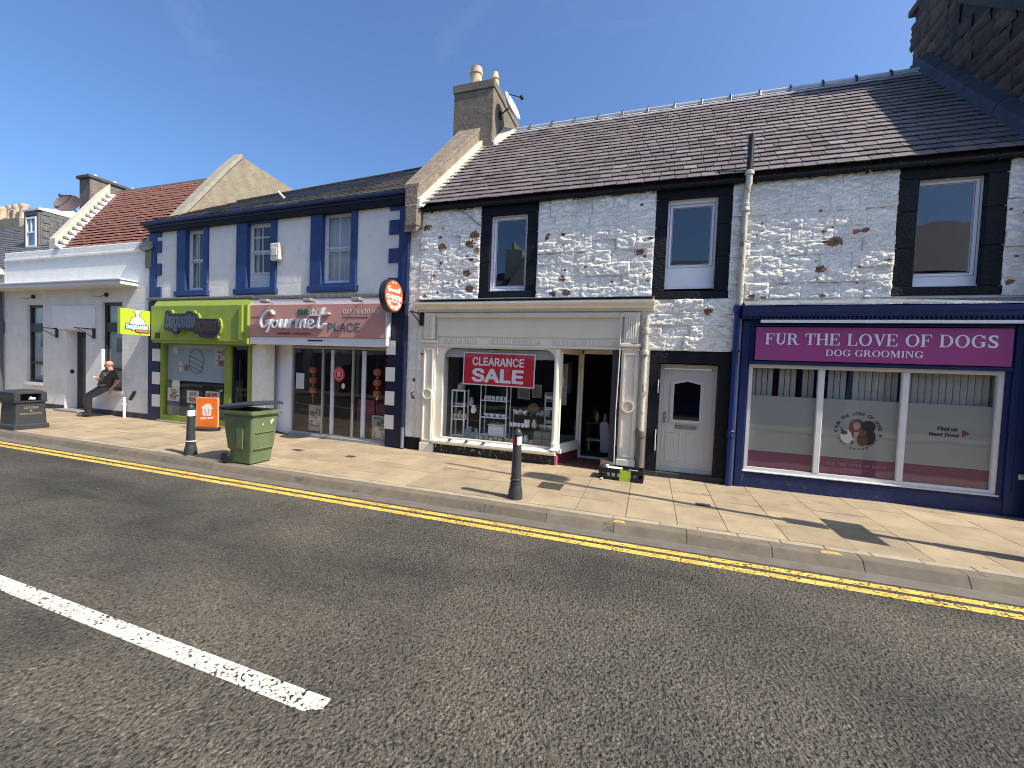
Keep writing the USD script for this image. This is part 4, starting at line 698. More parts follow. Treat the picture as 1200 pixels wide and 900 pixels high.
film = M('frosted_film', (.32, .32, .28), .5, .04, 1.2); film_p = M('purple_film', (.17, .04, .085), .45, .05, 1.5)
for xa, xb in ((1.745, 2.745), (2.835, 3.9), (3.99, 5.08)):
    B().box(xa, xb, .0165, .018, .66, 1.65).build('frosted_film', film, wf); B().box(xa, xb, .0165, .018, .362, .655).build('purple_band', film_p, wf)
blind_m = M('vertical_blind', (.33, .315, .26), .8, .08, 5)
k = 0
for xa, xb in ((1.745, 2.745), (2.835, 3.9), (3.99, 5.08)):
    x = xa+.01
    while x < xb-.06:
        k += 1
        if k not in (5, 9, 12, 16, 39):
            B().hexa([(x, .12, 1.5), (x+.072, .1, 1.5), (x+.072, .102, 1.5), (x, .122, 1.5), (x, .12, 2.19), (x+.072, .1, 2.19), (x+.072, .102, 2.19), (x, .122, 2.19)]).build('blind_slat', blind_m, wf)
        x += .089
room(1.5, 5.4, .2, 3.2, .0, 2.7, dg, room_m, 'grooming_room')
vin_k = M('black_vinyl', (.015, .015, .017), .4, .05); vin_p = M('purple_vinyl', (.2, .03, .11), .4, .05)
b = B().wall(fit(glyphs('Find us', 4), 4.41, 4.66, 1.235, 1.3), .0135, .016).wall(fit(glyphs('Next Door', 4), 4.31, 4.69, 1.14, 1.2), .0135, .016); b.build('lettering', vin_k, wf)
B().wall(Polygon([(4.72, 1.15), (4.72, 1.27), (4.815, 1.21)]), .0135, .016).build('arrow', vin_p, wf)
B().wall(fit(serif('FUR THE LOVE OF DOGS'), 2.95, 3.78, .525, .575), .0135, .016).wall(fit(serif('DOG GROOMING'), 3.2, 3.55, .47, .49), .0135, .016).build('lettering', M('faded_white_vinyl', (.36, .2, .26), .5, .05), wf)
# the round dog-grooming emblem: arched lettering, a red-haired woman between two dogs
LX, LZ = 3.365, 1.115
def arched(text, r, a0, a1, h, out=True):
    g = []; L = [c for c in text]; n = len(L)
    for i, c in enumerate(L):
        if c == ' ': continue
        a = a0+(a1-a0)*i/(n-1); s = glyphs(c, 2); s = affinity.scale(s, h, h, origin=(0, 0)); w = s.bounds; s = affinity.translate(s, -(w[0]+w[2])/2, 0)
        s = affinity.rotate(s, a-90 if out else a+90, origin=(0, 0)); g.append(affinity.translate(s, LX+r*math.cos(math.radians(a)), LZ+r*math.sin(math.radians(a))))
    return union_all(g)
heart = lambda x, z: union_all([ell(x-.012, z, .014, .014), ell(x+.012, z, .014, .014), Polygon([(x-.025, z-.004), (x+.025, z-.004), (x, z-.032)])])
B().wall(arched('FUR THE LOVE OF DOGS', .285, 168, 12, .05), .0135, .016).wall(arched('DOG GROOMING', .3, 205, 335, .03, False), .0135, .016).wall(union_all([heart(LX-.31, LZ), heart(LX+.31, LZ-.03)]), .0135, .016).build('emblem_lettering', vin_k, wf)
lay = [('emblem_hair', (.16, .045, .03), union_all([ell(LX-.02, LZ+.13, .1, .09), Polygon([(LX-.13, LZ+.12), (LX+.09, LZ+.12), (LX+.12, LZ-.2), (LX-.08, LZ-.2)])]), .0155), ('emblem_dark_dog', (.03, .022, .02), union_all([ell(LX+.14, LZ+.1, .1, .1), ell(LX+.14, LZ-.07, .11, .14)]), .0150),
       ('emblem_red_dog', (.13, .04, .025), union_all([ell(LX+.07, LZ-.12, .08, .11)]), .0144), ('emblem_pale_dog', (.66, .64, .6), union_all([ell(LX-.16, LZ-.08, .08, .1), ell(LX-.13, LZ-.13, .08, .07)]), .0150),
       ('emblem_face', (.45, .28, .2), union_all([ell(LX-.02, LZ+.1, .05, .065), Polygon([(LX-.05, LZ), (LX+.01, LZ), (LX+.04, LZ-.2), (LX-.05, LZ-.2)])]), .0146), ('emblem_ears', (.03, .03, .035), union_all([Polygon([(LX-.25, LZ+.07), (LX-.22, LZ-.03), (LX-.17, LZ)]), ell(LX-.19, LZ-.02, .05, .035), ell(LX+.19, LZ+.09, .035, .05), Polygon([(LX-.1, LZ-.2), (LX-.05, LZ-.2), (LX-.07, LZ-.13)])]), .0138)]
for nm, c, g, y in lay: B().wall(g, y-.0012, y).build(nm, M(nm, c, .5, .1, 30), wf)
sg = thing('grooming_sign', 'long purple fascia sign with white lettering FUR THE LOVE OF DOGS', 'sign', (3.45, -.12, 2.27))
B().box(1.745, 5.155, -.125, -.1, 2.275, 2.845, .003).build('board', M('magenta_sign', (.31, .055, .19), .35, .03, 1), sg)
sw = M('sign_white', (.72, .72, .73), .4, .03)
B().wall(fit(serif('FUR THE LOVE OF DOGS'), 1.89, 4.98, 2.545, 2.745), -.129, -.1245).wall(fit(serif('DOG GROOMING'), 2.79, 4.09, 2.37, 2.48), -.129, -.1245).build('lettering', sw, sg)
solo('wall_tap', B().tube([(5.4, -.08, .62), (5.4, -.16, .62), (5.4, -.17, .56)], .018, 8).box(5.36, 5.44, -.1, -.07, .58, .66, .01), M('pale_tap', (.5, .47, .42), .5, .2), 'small pale bracket low on the navy pilaster at the right edge', 'bracket')
# ---------------------------------------------------------------- the blue and white terrace house with two takeaways
H2 = thing('blue_trimmed_terrace_house', 'white painted two storey house with blue quoins and window margins above two takeaway shops', 'house', (-9.7, 0, 0))
ET = lambda x: 5.76 + .0135*(x+13.98)
RT = lambda x: 7.4 + .045*(x+14)
grey_white = M('grey_white_masonry_paint', (.75, .715, .63), .7, .07, 3, bump=.008, bscale=34, col2=(.48, .47, .45), thr=.66, scale2=7)
w2 = {1: ((-12.97, -11.75, 3.64, 5.69), (-12.62, -11.91, 3.8, 5.5)), 2: ((-10.68, -9.3, 3.655, 5.87), (-10.31, -9.49, 3.82, 5.52)), 3: ((-8.19, -6.8, 3.67, 5.85), (-7.84, -6.97, 3.87, 5.6))}
g = Polygon([(-14.13, -.1), (-5.335, -.1), (-5.335, ET(-5.335)-.1), (-14.13, ET(-14.13)-.1)])
g = g.difference(union_all([sbox(f[0]-.02, f[2]-.02, f[1]+.02, f[3]+.02) for o, f in w2.values()] + [sbox(-13.64, .02, -10.1, 2.4), sbox(-9.65, -.2, -5.885, 2.4)]))
wall2 = B().wall(g, .002, .3).build('wall', M('wall_joint_grey', (.71, .675, .595), .7, .1, 6), H2)
stones(wall2, grey_white, [(-13.65, -12.98), (-11.74, -10.69), (-9.29, -8.2), (-6.79, -5.64)], 3.62, 5.66, (.27, .33), (.4, .75), .005, .05, .008, gap=.0004)
stones(wall2, grey_white, [(-6.79, -5.64)], 5.66, 5.86, (.2, .3), (.5, .6), .005, .05, .008, gap=.0004)
sash_m = M('grey_white_sash', (.55, .56, .57), .45, .08, 6, col2=(.35, .35, .34), thr=.66, scale2=14)
for k, (o, f) in w2.items():
    b = B()
    b.box(o[0], f[0], -.05, .14, o[2]+.14, o[3]-.16, .008).box(f[1], o[1], -.05, .14, o[2]+.14, o[3]-.16, .008).box(o[0]-.05*(k == 2), o[1]+.05*(k == 2), -.07-.05*(k == 2), .14, o[3]-.158, o[3], .01).box(o[0]-.05, o[1]+.05, -.09, .14, o[2], o[2]+.138, .01)
    b.box(f[0]-.01, f[1]+.01, -.045, .14, f[3], o[3]-.16).box(f[0]-.01, f[1]+.01, -.045, .14, o[2]+.138, f[2])
    if k == 2: b.box(o[0]-.09, o[1]+.09, -.16, .0, o[3]-.05, o[3]+.02, .01)
    w = b.build('window', blue_old, H2)
    x0, x1, z0, z1 = f; zm = (z0+z1)/2 if k != 2 else z0+.95; xm = (x0+x1)/2; b = B()
    b.frame(x0, x1, z0, z1, .05, .075, .13)
    b.frame(x0+.05, x1-.05, zm, z1-.05, .045, .085, .11).box(xm-.012, xm+.012, .088, .108, zm+.045, z1-.095)
    zl = z0+.05 if k != 2 else z0+.38
    b.frame(x0+.05, x1-.05, zl, zm-.003, .045, .105, .128).box(xm-.012, xm+.012, .108, .126, zl+.045, zm-.048)
    b.build('sash', sash_m, w)
    if k == 2: B().box(x0+.05, x1-.05, .1, .12, z0+.05, z0+.37).build('lower_board', sash_m, w); B().box(x0+.05, x1-.05, .086, .108, zm+.38, zm+.41).build('glazing_bar', sash_m, w)
    B().box(x0+.09, x1-.09, .097, .101, zm+.03, z1-.07).box(x0+.09, x1-.09, .116, .12, zl+.03, zm-.03).build('pane', glass, w)
    b = B(); n = 40; q = np.linspace(x0-.05, x1+.05, n); yy = .22+.02*np.sin(np.arange(n)*1.3)+.01*np.sin(np.arange(n)*2.9)
    for i in range(n-1):
        if k == 3 or i < 9 or i > 31 or (k == 2 and False): b.quad((q[i], yy[i], z0), (q[i+1], yy[i+1], z0), (q[i+1], yy[i+1], z1), (q[i], yy[i], z1))
    b.build('curtain', curtain_m, w); room(x0-.5, x1+.5, .31, 2.6, 3.3, 5.6, w)
# corner quoins and painted pilasters
for x0, x1, s_ in ((-14.14, -13.86, 1), (-5.63, -5.325, -1)):
    B().box(x0, x1, -.035, .02, 3.6, ET(x0)-.12, .008).build('quoin_strip', blue_old, H2)
    for z in ((3.6, 4.27, 4.93, 5.38) if s_ > 0 else (3.62, 4.3, 4.95, 5.5)):
        B().box(x1+.002 if s_ > 0 else x0-.27, x1+.22 if s_ > 0 else x0-.002, -.04, .02, z, min(z+.33, ET(x0)-.14), .008).build('quoin', blue_old, H2)
B().box(-5.86, -5.325, -.05, .02, -.06, 3.6, .006).build('pilaster', M('dark_navy_pilaster', (.008, .011, .035), .4, .15, 4), H2)
B().box(-14.14, -13.645, -.05, .02, -.06, 3.5, .006).build('pilaster', M('dark_navy_quoins', (.012, .016, .05), .45, .2, 5), H2)
for z in (.42, .98, 1.54, 2.16): B().box(-5.875, -5.62, -.058, -.01, z, z+.33, .004).build('white_block', grey_white, H2)
for z in (.42, 1.08, 1.76): B().box(-13.95, -13.642, -.058, -.01, z, z+.36, .004).build('white_block', grey_white, H2)
B().tube([(-5.345, -.1, 0), (-5.345, -.1, 5.6), (-5.4, -.14, 5.8)], .038, 10).lathe([(.04, 0), (.055, .01), (.055, .08), (.04, .09)], (-5.345, -.1, 3.3), 10).build('downpipe', navy, H2, 40)
B().tube([(-5.345, -.1, 0.02), (-5.345, -.1, .5)], .04, 10).build('pipe_foot', lead, H2, 40)
# roof
moss = M('mossy_dark_slate', (.05, .045, .036), .9, .5, 7, bump=.05, bscale=9, col2=(.1, .09, .06), thr=.6, scale2=8, soft=.08)
b = B(); N_ = 15
for i in range(N_):
    t0, t1 = i/N_, (i+1.15)/N_
    for xa, xb in zip(np.arange(-14.05, -5.25, .8), np.append(np.arange(-13.25, -5.25, .8), -5.3)):
        def Q(x, t, h): return (x, -.2+2.8*t, ET(x)+(RT(x)-ET(x))*t+h)
        j = rng.uniform(-.008, .012); b.hexa([Q(xa+.004, t0, j), Q(xb-.004, t0, j), Q(xb-.004, t1, -.02), Q(xa+.004, t1, -.02), Q(xa+.004, t0, .03+j), Q(xb-.004, t0, .03+j), Q(xb-.004, t1, .01), Q(xa+.004, t1, .01)])
rf = b.build('roof', moss, H2)
B().hexa([(-14.05, -.1, 5.5), (-5.3, -.1, 5.6), (-5.3, 2.6, 5.6), (-14.05, 2.6, 5.5), (-14.05, -.19, ET(-14.05)-.01), (-5.3, -.19, ET(-5.3)-.01), (-5.3, 2.58, RT(-5.3)-.02), (-14.05, 2.58, RT(-14.05)-.02)]).build('roof_deck', black_paint, rf)
B().hexa([(-14.2, -.16, ET(-14.2)-.15), (-5.32, -.16, ET(-5.32)-.15), (-5.32, .05, ET(-5.32)-.15), (-14.2, .05, ET(-14.2)-.15), (-14.2, -.16, ET(-14.2)-.02), (-5.32, -.16, ET(-5.32)-.02), (-5.32, .05, ET(-5.32)-.02), (-14.2, .05, ET(-14.2)-.02)]).tube([(-14.22, -.19, ET(-14.22)-.05), (-5.3, -.19, ET(-5.3)-.05)], .045, 10).build('gutter', navy, rf)
B().tube([(-14.1, 2.62, RT(-14.1)+.03), (-5.3, 2.62, RT(-5.3)+.03)], .06, 8).build('ridge', moss, rf)
B().tube([(-9.3, .2, ET(-9.3)+.35), (-9.42, .1, ET(-9.3)+.5)], .03, 6).build('roof_vent', white_old, rf)
B().box(-14.1, -9.98, -.12, .02, 3.53, 3.6, .01).box(-10.02, -5.9, -.13, .02, 3.5, 3.585, .01).build('coping', M('dirty_lead_coping', (.17, .165, .155), .7, .35, 9, bump=.01, bscale=20), H2)
solo('alarm_box', B().box(-9.4, -9.08, -.14, -.015, 4.48, 4.93, .03).box(-9.33, -9.15, -.155, -.139, 4.6, 4.8, .01), M('cream_plastic', (.6, .57, .46), .4, .06), 'cream alarm box on the white wall between two upstairs windows', 'alarm box')
# ---- lime green takeaway
lime = M('lime_green_panel', (.25, .32, .045), .45, .07, 3, col2=(.2, .25, .06), thr=.66, scale2=6, soft=.15); lime_d = M('lime_green_frame', (.2, .255, .035), .4, .1, 4)
gs = B().frame(-13.64, -10.95, .04, 2.36, .12, -.03, .1, .16, .1).frame(-10.95, -10.12, .04, 2.36, .1, -.03, .1, .02, .1).build('green_shopfront', lime_d, H2)
B().box(-13.53, -11.06, .03, .036, .19, 2.27).build('pane', glass, gs); B().box(-10.86, -10.21, .055, .06, .05, 2.27).build('door_pane', glass, gs)
B().box(-10.85, -10.8, .03, .09, .05, 2.27).box(-10.28, -10.21, .03, .09, .05, 2.27).box(-10.8, -10.28, .03, .09, .05, .2).box(-10.55, -10.53, .0, .02, .5, 1.9, .002).build('door_frame', dark_frame, gs)
B().box(-13.53, -11.06, .11, .12, 1.22, 2.3).build('pale_screen', M('pale_blue_screen', (.34, .4, .44), .6, .05), gs)
B().box(-13.53, -11.06, .5, .52, .1, 1.3).build('dark_counter', M('dark_counter', (.05, .055, .05), .6, .1), gs)
sw_ = B()
for k in range(3): sw_.wall(LineString([(-12.62, 1.95-.14*k), (-12.4, 1.88-.14*k), (-12.08, 1.76-.14*k)]).buffer(.014), .104, .1075)
sw_.wall(_ring(-12.35, 1.8, .31, .36, .025, .025), .1, .1035).build('screen_swirl', M('grey_print', (.16, .19, .2), .6, .1), gs)
room(-13.7, -10.05, .55, 4, .03, 2.5, gs, shop_in, 'shop_room')
poster_n = 0
def poster(parent, x0, x1, z0, z1, y, pal, seed):
    """a printed food poster: flat coloured patches on a pale sheet"""
    global poster_n; poster_n += 1; r = random.Random(seed)
    p = B().box(x0, x1, y, y+.003, z0, z1).build('poster', M(f'poster_sheet_{poster_n}', pal[0], .4, .1, 20), parent)
    for c in range(1, len(pal)):
        b = B()
        for _ in range(4):
            w, h = ((r.uniform(.3, .75), r.uniform(.05, .1)), (r.uniform(.2, .42), r.uniform(.14, .3)), (r.uniform(.1, .25), r.uniform(.1, .2)))[(c+_) % 3]; a, q = r.uniform(.06, .94-w), r.uniform(.06, .94-h)
            b.wall(rbox(x0+(x1-x0)*a, x0+(x1-x0)*(a+w), z0+(z1-z0)*q, z0+(z1-z0)*(q+h), .01, 2), y-.0012*c-.0002*_, y+.0004)
        b.build('print', M(f'poster_print_{poster_n}_{c}', pal[c], .4, .2, 40), p)
for x0, x1, z0, z1, k in ((-13.4, -12.9, .62, 1.0, 1), (-12.6, -12.12, .6, .96, 2), (-11.85, -11.3, .58, .98, 3), (-11.6, -11.12, 1.65, 2.2, 4)):
    poster(gs, x0, x1, z0, z1, .025 if k < 4 else .09, [(.45, .45, .45), (.4, .05, .05), (.12, .1, .1), (.3, .25, .1)], k)
for x, z in ((-13.2, 2.1), (-12.98, 1.72), (-12.98, 1.55)): B().wall(ell(x, z, .1 if z > 2 else .07, .1 if z > 2 else .07), .1, .1035).build('sticker', white_old, gs)
B().wall(ell(-12.75, 1.6, .09, .1), .1, .1035).build('sticker', M('red_sticker', (.4, .08, .05), .5), gs)
B().box(-13.7, -10.05, -.1, .35, -.05, .04, .006).build('door_step', M('grey_step', (.25, .23, .2), .8, .2, 6), gs)
bs = thing('baguette_sign', 'lime green fascia sign box with raised dark baguette express lettering', 'sign', (-11.8, -.2, 2.35))
B().box(-13.68, -10.02, -.25, .0, 2.37, 3.34, .006).box(-13.66, -9.97, -.22, .0, 2.3, 2.368).hexa([(-13.66, -.2, 3.345), (-9.98, -.2, 3.345), (-9.98, 0, 3.345), (-13.66, 0, 3.345), (-13.66, -.1, 3.52), (-9.98, -.1, 3.52), (-9.98, 0, 3.52), (-13.66, 0, 3.52)]).build('box', lime, bs)
B().box(-10.24, -10.12, -.3, -.251, 2.42, 3.32, .004).box(-10.02, -9.965, -.262, .0, 2.32, 3.35, .004).build('end_trim', lime, bs)
B().box(-13.5, -13.3, -.256, -.2501, 2.42, 2.58).build('dark_square', dark_frame, bs)
tb = fit(glyphs('baguette', 5), -12.9, -11.75, 2.6, 3.12, shear=12); te = fit(glyphs('express', 5), -11.76, -10.95, 2.54, 2.9, shear=12)
back = union_all([tb.buffer(.07), te.buffer(.065), LineString([(-12.75, 2.86), (-11.0, 2.76)]).buffer(.13), sbox(-11.5, 2.46, -11.0, 2.55)])
B().wall(back.buffer(.03), -.3, -.2501).build('outline', lime, bs); B().wall(back, -.36, -.301).build('backing', M('near_black_letters', (.018, .016, .024), .4, .1), bs)
B().wall(tb.buffer(-.004), -.366, -.3601).build('lettering', M('blue_grey_letters', (.06, .085, .12), .4, .1), bs); B().wall(te.buffer(-.004), -.366, -.3601).build('lettering', M('brown_letters', (.05, .03, .03), .4, .1), bs)
pj = thing('projecting_baguette_sign', 'lime green projecting box sign with a white chef figure', 'sign', (-13.75, -.45, 2.5))
# the sign stands square to the street; its face looks along the pavement
def face_x(g, x, y0, z0, w, x1): # shape drawn in (u, z), u from the wall outwards
    b = B()
    for p in polys(g):
        m = trimesh.creation.extrude_polygon(p, x1-x, engine='earcut'); v = m.vertices; b.add(np.stack([x+v[:, 2], y0-w+v[:, 0], z0+v[:, 1]], 1), m.faces)
    return b
PX, PY, PW, PZ, PH = -13.72, -.25, .71, 2.48, .705
face_x(sbox(0, 0, PW, PH), PX-.12, PY, PZ, PW, PX).build('box', M('lime_sign_bright', (.4, .55, .03), .4, .04), pj)
ol = M('sign_outline', (.03, .04, .07), .4)
body = union_all([Polygon([(.2, .25), (.26, .45), (.34, .5), (.46, .5), (.54, .45), (.6, .25)]), ell(.4, .55, .04, .05), sbox(.35, .595, .45, .625), ell(.36, .645, .045, .035), ell(.44, .645, .045, .035), ell(.4, .66, .05, .035)])
face_x(body.buffer(.015), PX+.0005, PY, PZ, PW, PX+.004).build('outline', ol, pj); face_x(body, PX+.0045, PY, PZ, PW, PX+.007).build('chef_figure', sign_w := M('sign_print_white', (.7, .7, .7), .4, .02), pj)
t1 = fit(glyphs('baguette', 6), .12, .66, .12, .3, shear=10); t2 = fit(glyphs('express', 6), .36, .68, .06, .15, shear=10)
face_x(union_all([t1, t2]).buffer(.02), PX+.0075, PY, PZ, PW, PX+.009).build('lettering_outline', ol, pj); face_x(t1, PX+.0095, PY, PZ, PW, PX+.011).build('lettering', M('pale_blue_letters', (.45, .6, .7), .4), pj); face_x(t2, PX+.0095, PY, PZ, PW, PX+.011).build('lettering', M('orange_letters', (.5, .16, .06), .4), pj)
B().box(-13.83, -13.74, -.2, .0, 2.6, 2.75).box(-13.83, -13.74, -.2, .0, 2.95, 3.1).build('bracket', dark_frame, pj)
# ---- gourmet takeaway
pale = M('pale_grey_board', (.68, .68, .67), .5, .06, 3, col2=(.36, .35, .34), thr=.66, scale2=8)
go = B().box(-10.0, -5.78, -.19, .02, 2.33, 2.53, .008).box(-10.0, -5.82, -.12, .02, 3.345, 3.49, .008).build('takeaway_shopfront', pale, H2)
B().box(-8.05, -7.6, -.196, -.191, 2.43, 2.465).build('vent_slot', dark_frame, go)
B().hexa([(-9.88, .5, -.05), (-8.92, .2, -.05), (-8.92, .28, -.05), (-9.88, .58, -.05), (-9.88, .5, 2.4), (-8.92, .2, 2.4), (-8.92, .28, 2.4), (-9.88, .58, 2.4)]).build('return_wall', pale, go)
ga = np.array([-8.92, .2]); gb = np.array([-5.88, .06])
def gl(x, off=0): return ga[1] + (gb[1]-ga[1])*(x-ga[0])/(gb[0]-ga[0]) + off
def gbar(bb, x0, x1, z0, z1, o0, o1): return bb.hexa([(x0, gl(x0, o0), z0), (x1, gl(x1, o0), z0), (x1, gl(x1, o1), z0), (x0, gl(x0, o1), z0), (x0, gl(x0, o0), z1), (x1, gl(x1, o0), z1), (x1, gl(x1, o1), z1), (x0, gl(x0, o1), z1)])
alu = M('brushed_aluminium', (.42, .4, .37), .4, .06, metal=.6)
b = B()
for x in (-8.92, -7.9, -6.94): gbar(b, x, x+.05, .06, 2.32, -.03, .03)
gbar(b, -8.87, -5.89, 2.26, 2.32, -.025, .025); gbar(b, -8.87, -5.89, .06, .1, -.03, .03); b.build('glazing_frame', alu, go)
b = B(); gbar(b, -7.68, -7.58, .1, 2.24, .05, .09); gbar(b, -6.7, -6.59, .1, 2.24, .05, .09); b.build('sliding_door_stile', white_gloss, go)
for xa, xb in ((-8.87, -7.9), (-7.85, -6.94), (-6.89, -5.89)): gbar(B(), xa, xb, .1, 2.26, -.004, .002).build('pane', glass, go)
b = B(); gbar(b, -8.95, -5.86, -.06, .06, -.1, .08).build('threshold', M('grey_threshold', (.28, .28, .27), .6, .15, 6), go)
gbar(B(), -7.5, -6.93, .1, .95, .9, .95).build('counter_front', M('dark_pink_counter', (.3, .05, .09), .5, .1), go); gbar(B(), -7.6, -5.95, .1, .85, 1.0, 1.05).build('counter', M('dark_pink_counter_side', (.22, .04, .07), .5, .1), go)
gbar(B(), -8.87, -7.9, .62, .68, .12, .4).build('inner_ledge', dark_frame, go)
gbar(B(), -8.75, -8.6, 1.0, 2.26, 1.4, 1.44).build('inner_door_frame', M('grey_inner_frame', (.2, .2, .2), .6), go); gbar(B(), -8.0, -7.9, 1.0, 2.26, 1.4, 1.44).build('inner_door_frame', M('grey_inner_frame_side', (.2, .2, .2), .6), go)
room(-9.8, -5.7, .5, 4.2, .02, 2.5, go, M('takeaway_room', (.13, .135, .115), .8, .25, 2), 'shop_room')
yy = gl(-7.3, -.02)
B().wall(ell(-7.24, 2.06, .28, .2), yy+.022, yy+.04).build('oval_sign', black_metal, go)
B().wall(ell(-7.36, 1.64, .17, .19), yy+.012, yy+.016).wall(ell(-7.36, 1.64, .17, .19), yy+.03, yy+.034).build('round_sticker', M('red_round_sticker', (.45, .03, .04), .5), go)
B().wall(_ring(-7.36, 1.64, .13, .14, .02, .02).union(sbox(-7.4, 1.58, -7.32, 1.72)), yy+.008, yy+.011).build('sticker_print', M('pink_print', (.55, .3, .28), .5), go)
B().wall(ell(-7.22, 1.35, .05, .07), yy+.012, yy+.016).build('sticker', white_old, go)
def lantern_string(label, x, z0, z1, n, r):
    t = thing('lantern_string', label, 'lantern', (x, gl(x, .15), z0)); y = gl(x, .15)
    B().tube([(x, y, z0), (x, y, z1)], .006, 5).build('cord', sale_red, t)
    for k in range(n):
        zc = z1-.25-k*.26; B().lathe([(.02, -.09), (r*.8, -.07), (r, 0), (r*.8, .07), (.02, .09)], (x, y, zc), 12).build('lantern', M(f'lantern_red_{x:.0f}_{k}'.replace('-', 'm'), (.42, .1, .05), .5, .3, 30), t, 50)
        B().lathe([(.01, -.04), (.04, 0), (.01, .04)], (x, y, zc-.13), 8).build('gold_bead', M(f'lantern_gold_{x:.0f}_{k}'.replace('-', 'm'), (.4, .25, .06), .4, .2, 30), t)
    B().tube([(x, y, z0), (x, y, z0+.4)], .014, 6).build('tassel', M(f'tassel_{x:.0f}'.replace('-', 'm'), (.4, .06, .03), .7), t)
lantern_string('string of red paper lanterns hanging behind the left takeaway pane', -8.35, .8, 1.95, 3, .1)
lantern_string('string of red paper lanterns hanging behind the right takeaway pane', -6.3, .5, 1.98, 3, .1)
for x0, x1, z0, z1, k in ((-8.37, -7.93, .14, .8, 5), (-6.35, -5.92, .1, .68, 6)): poster(go, x0, x1, z0, z1, gl((x0+x1)/2, .05), [(.35, .33, .3), (.12, .1, .22), (.4, .3, .08), (.1, .14, .1), (.5, .5, .48)], k)
B().box(-8.82, -8.55, gl(-8.7, .03), gl(-8.7, .034), 1.2, 1.62).build('paper_notice', pale, go)
gsn = thing('gourmet_sign', 'dull red fascia sign with white script Gourmet and green PLACE', 'sign', (-7.87, -.2, 2.53))
B().box(-9.99, -5.765, -.2, -.001, 2.54, 3.335, .004).box(-9.99, -5.77, -.215, -.201, 2.533, 2.56).build('board', M('terracotta_pink_board', (.54, .275, .225), .5, .06, 2), gsn)
B().box(-5.8, -5.762, -.21, .0, 2.36, 3.3).build('end_trim', pale, gsn)
gsc = fit(gourmet_script(), -9.56, -7.38, 2.62, 3.24)
B().wall(gsc.buffer(.012), -.24, -.201).build('script_backing', M('script_shadow', (.5, .42, .4), .5), gsn); B().wall(gsc.buffer(-.004), -.275, -.241).build('lettering', M('script_white', (.62, .63, .66), .35, .03), gsn)
B().wall(fit(glyphs('PLACE'), -7.44, -6.52, 2.68, 2.88), -.206, -.201).build('lettering', M('sign_green', (.05, .12, .1), .5), gsn)
B().wall(fit(glyphs('CHINESE TAKEAWAY', 2), -9.05, -7.95, 2.575, 2.64), -.206, -.201).build('lettering', M('sign_dark_red', (.2, .02, .02), .5), gsn)
B().wall(fit(glyphs('01875 610 605'), -7.0, -5.94, 3.1, 3.21), -.206, -.201).build('lettering', M('number_white', (.6, .6, .58), .5), gsn)
CJ = 'Noto Sans CJK Regular.woff2'
B().wall(fit(glyphs('\u7f8e\u98df', 4, CJ), -8.38, -8.03, 3.07, 3.23), -.212, -.201).build('lettering', M('character_green', (.03, .14, .08), .5), gsn); B().wall(fit(glyphs('\u5c0f\u5385', 3, CJ), -8.0, -7.64, 3.07, 3.23), -.212, -.201).build('lettering', M('character_white', (.62, .6, .52), .5), gsn)
B().box(-9.91, -9.6, -.206, -.201, 3.02, 3.032).box(-7.01, -6.29, -.206, -.201, 3.01, 3.022).build('sign_line', M('sign_line_red', (.16, .05, .04), .5), gsn)
for x, nm in ((-9.28, 'left'), (-7.9, 'middle'), (-6.5, 'right')):
    t = thing('sign_lamp', f'small floodlight above the gourmet sign, the {nm} one of three', 'lamp', (x, -.3, 3.4), 'lamps above the gourmet sign')
    B().tube([(x, -.1, 3.4), (x, -.3, 3.42)], .015, 6).build('arm', alu, t); B().box(x-.13, x+.13, -.42, -.28, 3.37, 3.45, .02).build('lamp_head', alu, t); B().box(x-.11, x+.11, -.4, -.3, 3.36, 3.371).build('lamp_glass', dark_frame, t)
# the round orange projecting sign
rs = thing('round_sign', 'round orange projecting sign with white lettering on the navy pilaster', 'sign', (-5.6, -.45, 3.47))
def disc(g, x0, x1): return face_x(g, x0+.17, -.09, 3.45-.36, .72, x1+.17)
disc(ell(.36, .36, .36, .36), -5.74, -5.6).build('drum', dark_frame, rs); disc(ell(.36, .36, .335, .335), -5.5995, -5.594).build('orange_face', M('orange_face', (.62, .11, .025), .4, .04), rs)
c1 = fit(gourmet_script(), .12, .6, .42, .56); c2 = fit(glyphs('CHINESE', 5), .07, .65, .27, .38); c3 = fit(glyphs('TAKEAWAY', 3), .17, .55, .215, .25)
parts_ = [c1.buffer(.006), c2, c3]
for i, c in enumerate('EAT IN & TAKE OUT'):
    if c == ' ': continue
    a = 215+110*i/16; s = affinity.scale(glyphs(c, 4), .075, .075, origin=(0, 0)); w = s.bounds; s = affinity.rotate(affinity.translate(s, -(w[0]+w[2])/2, 0), a+90, origin=(0, 0)); parts_.append(affinity.translate(s, .36+.3*math.cos(math.radians(a)), .36+.3*math.sin(math.radians(a))))
parts_ += [ell(.3, .64, .03, .02), ell(.4, .65, .025, .02)]
disc(union_all(parts_), -5.5935, -5.59).build('lettering', sign_w, rs)
B().box(-5.53, -5.47, -.14, .0, 3.6, 3.65).box(-5.53, -5.47, -.14, .0, 3.25, 3.3).build('bracket', dark_frame, rs)
t = thing('sign_bracket', 'empty black triangular sign bracket beside the navy downpipe', 'bracket', (-4.98, -.1, 2.9))
B().box(-5.02, -4.92, -.05, -.02, 2.85, 3.14).build('wall_plate', black_metal, t); B().box(-4.985, -4.955, -.5, -.05, 3.09, 3.12).tube([(-4.97, -.05, 2.88), (-4.97, -.46, 3.09)], .014, 6).build('arm', black_metal, t)
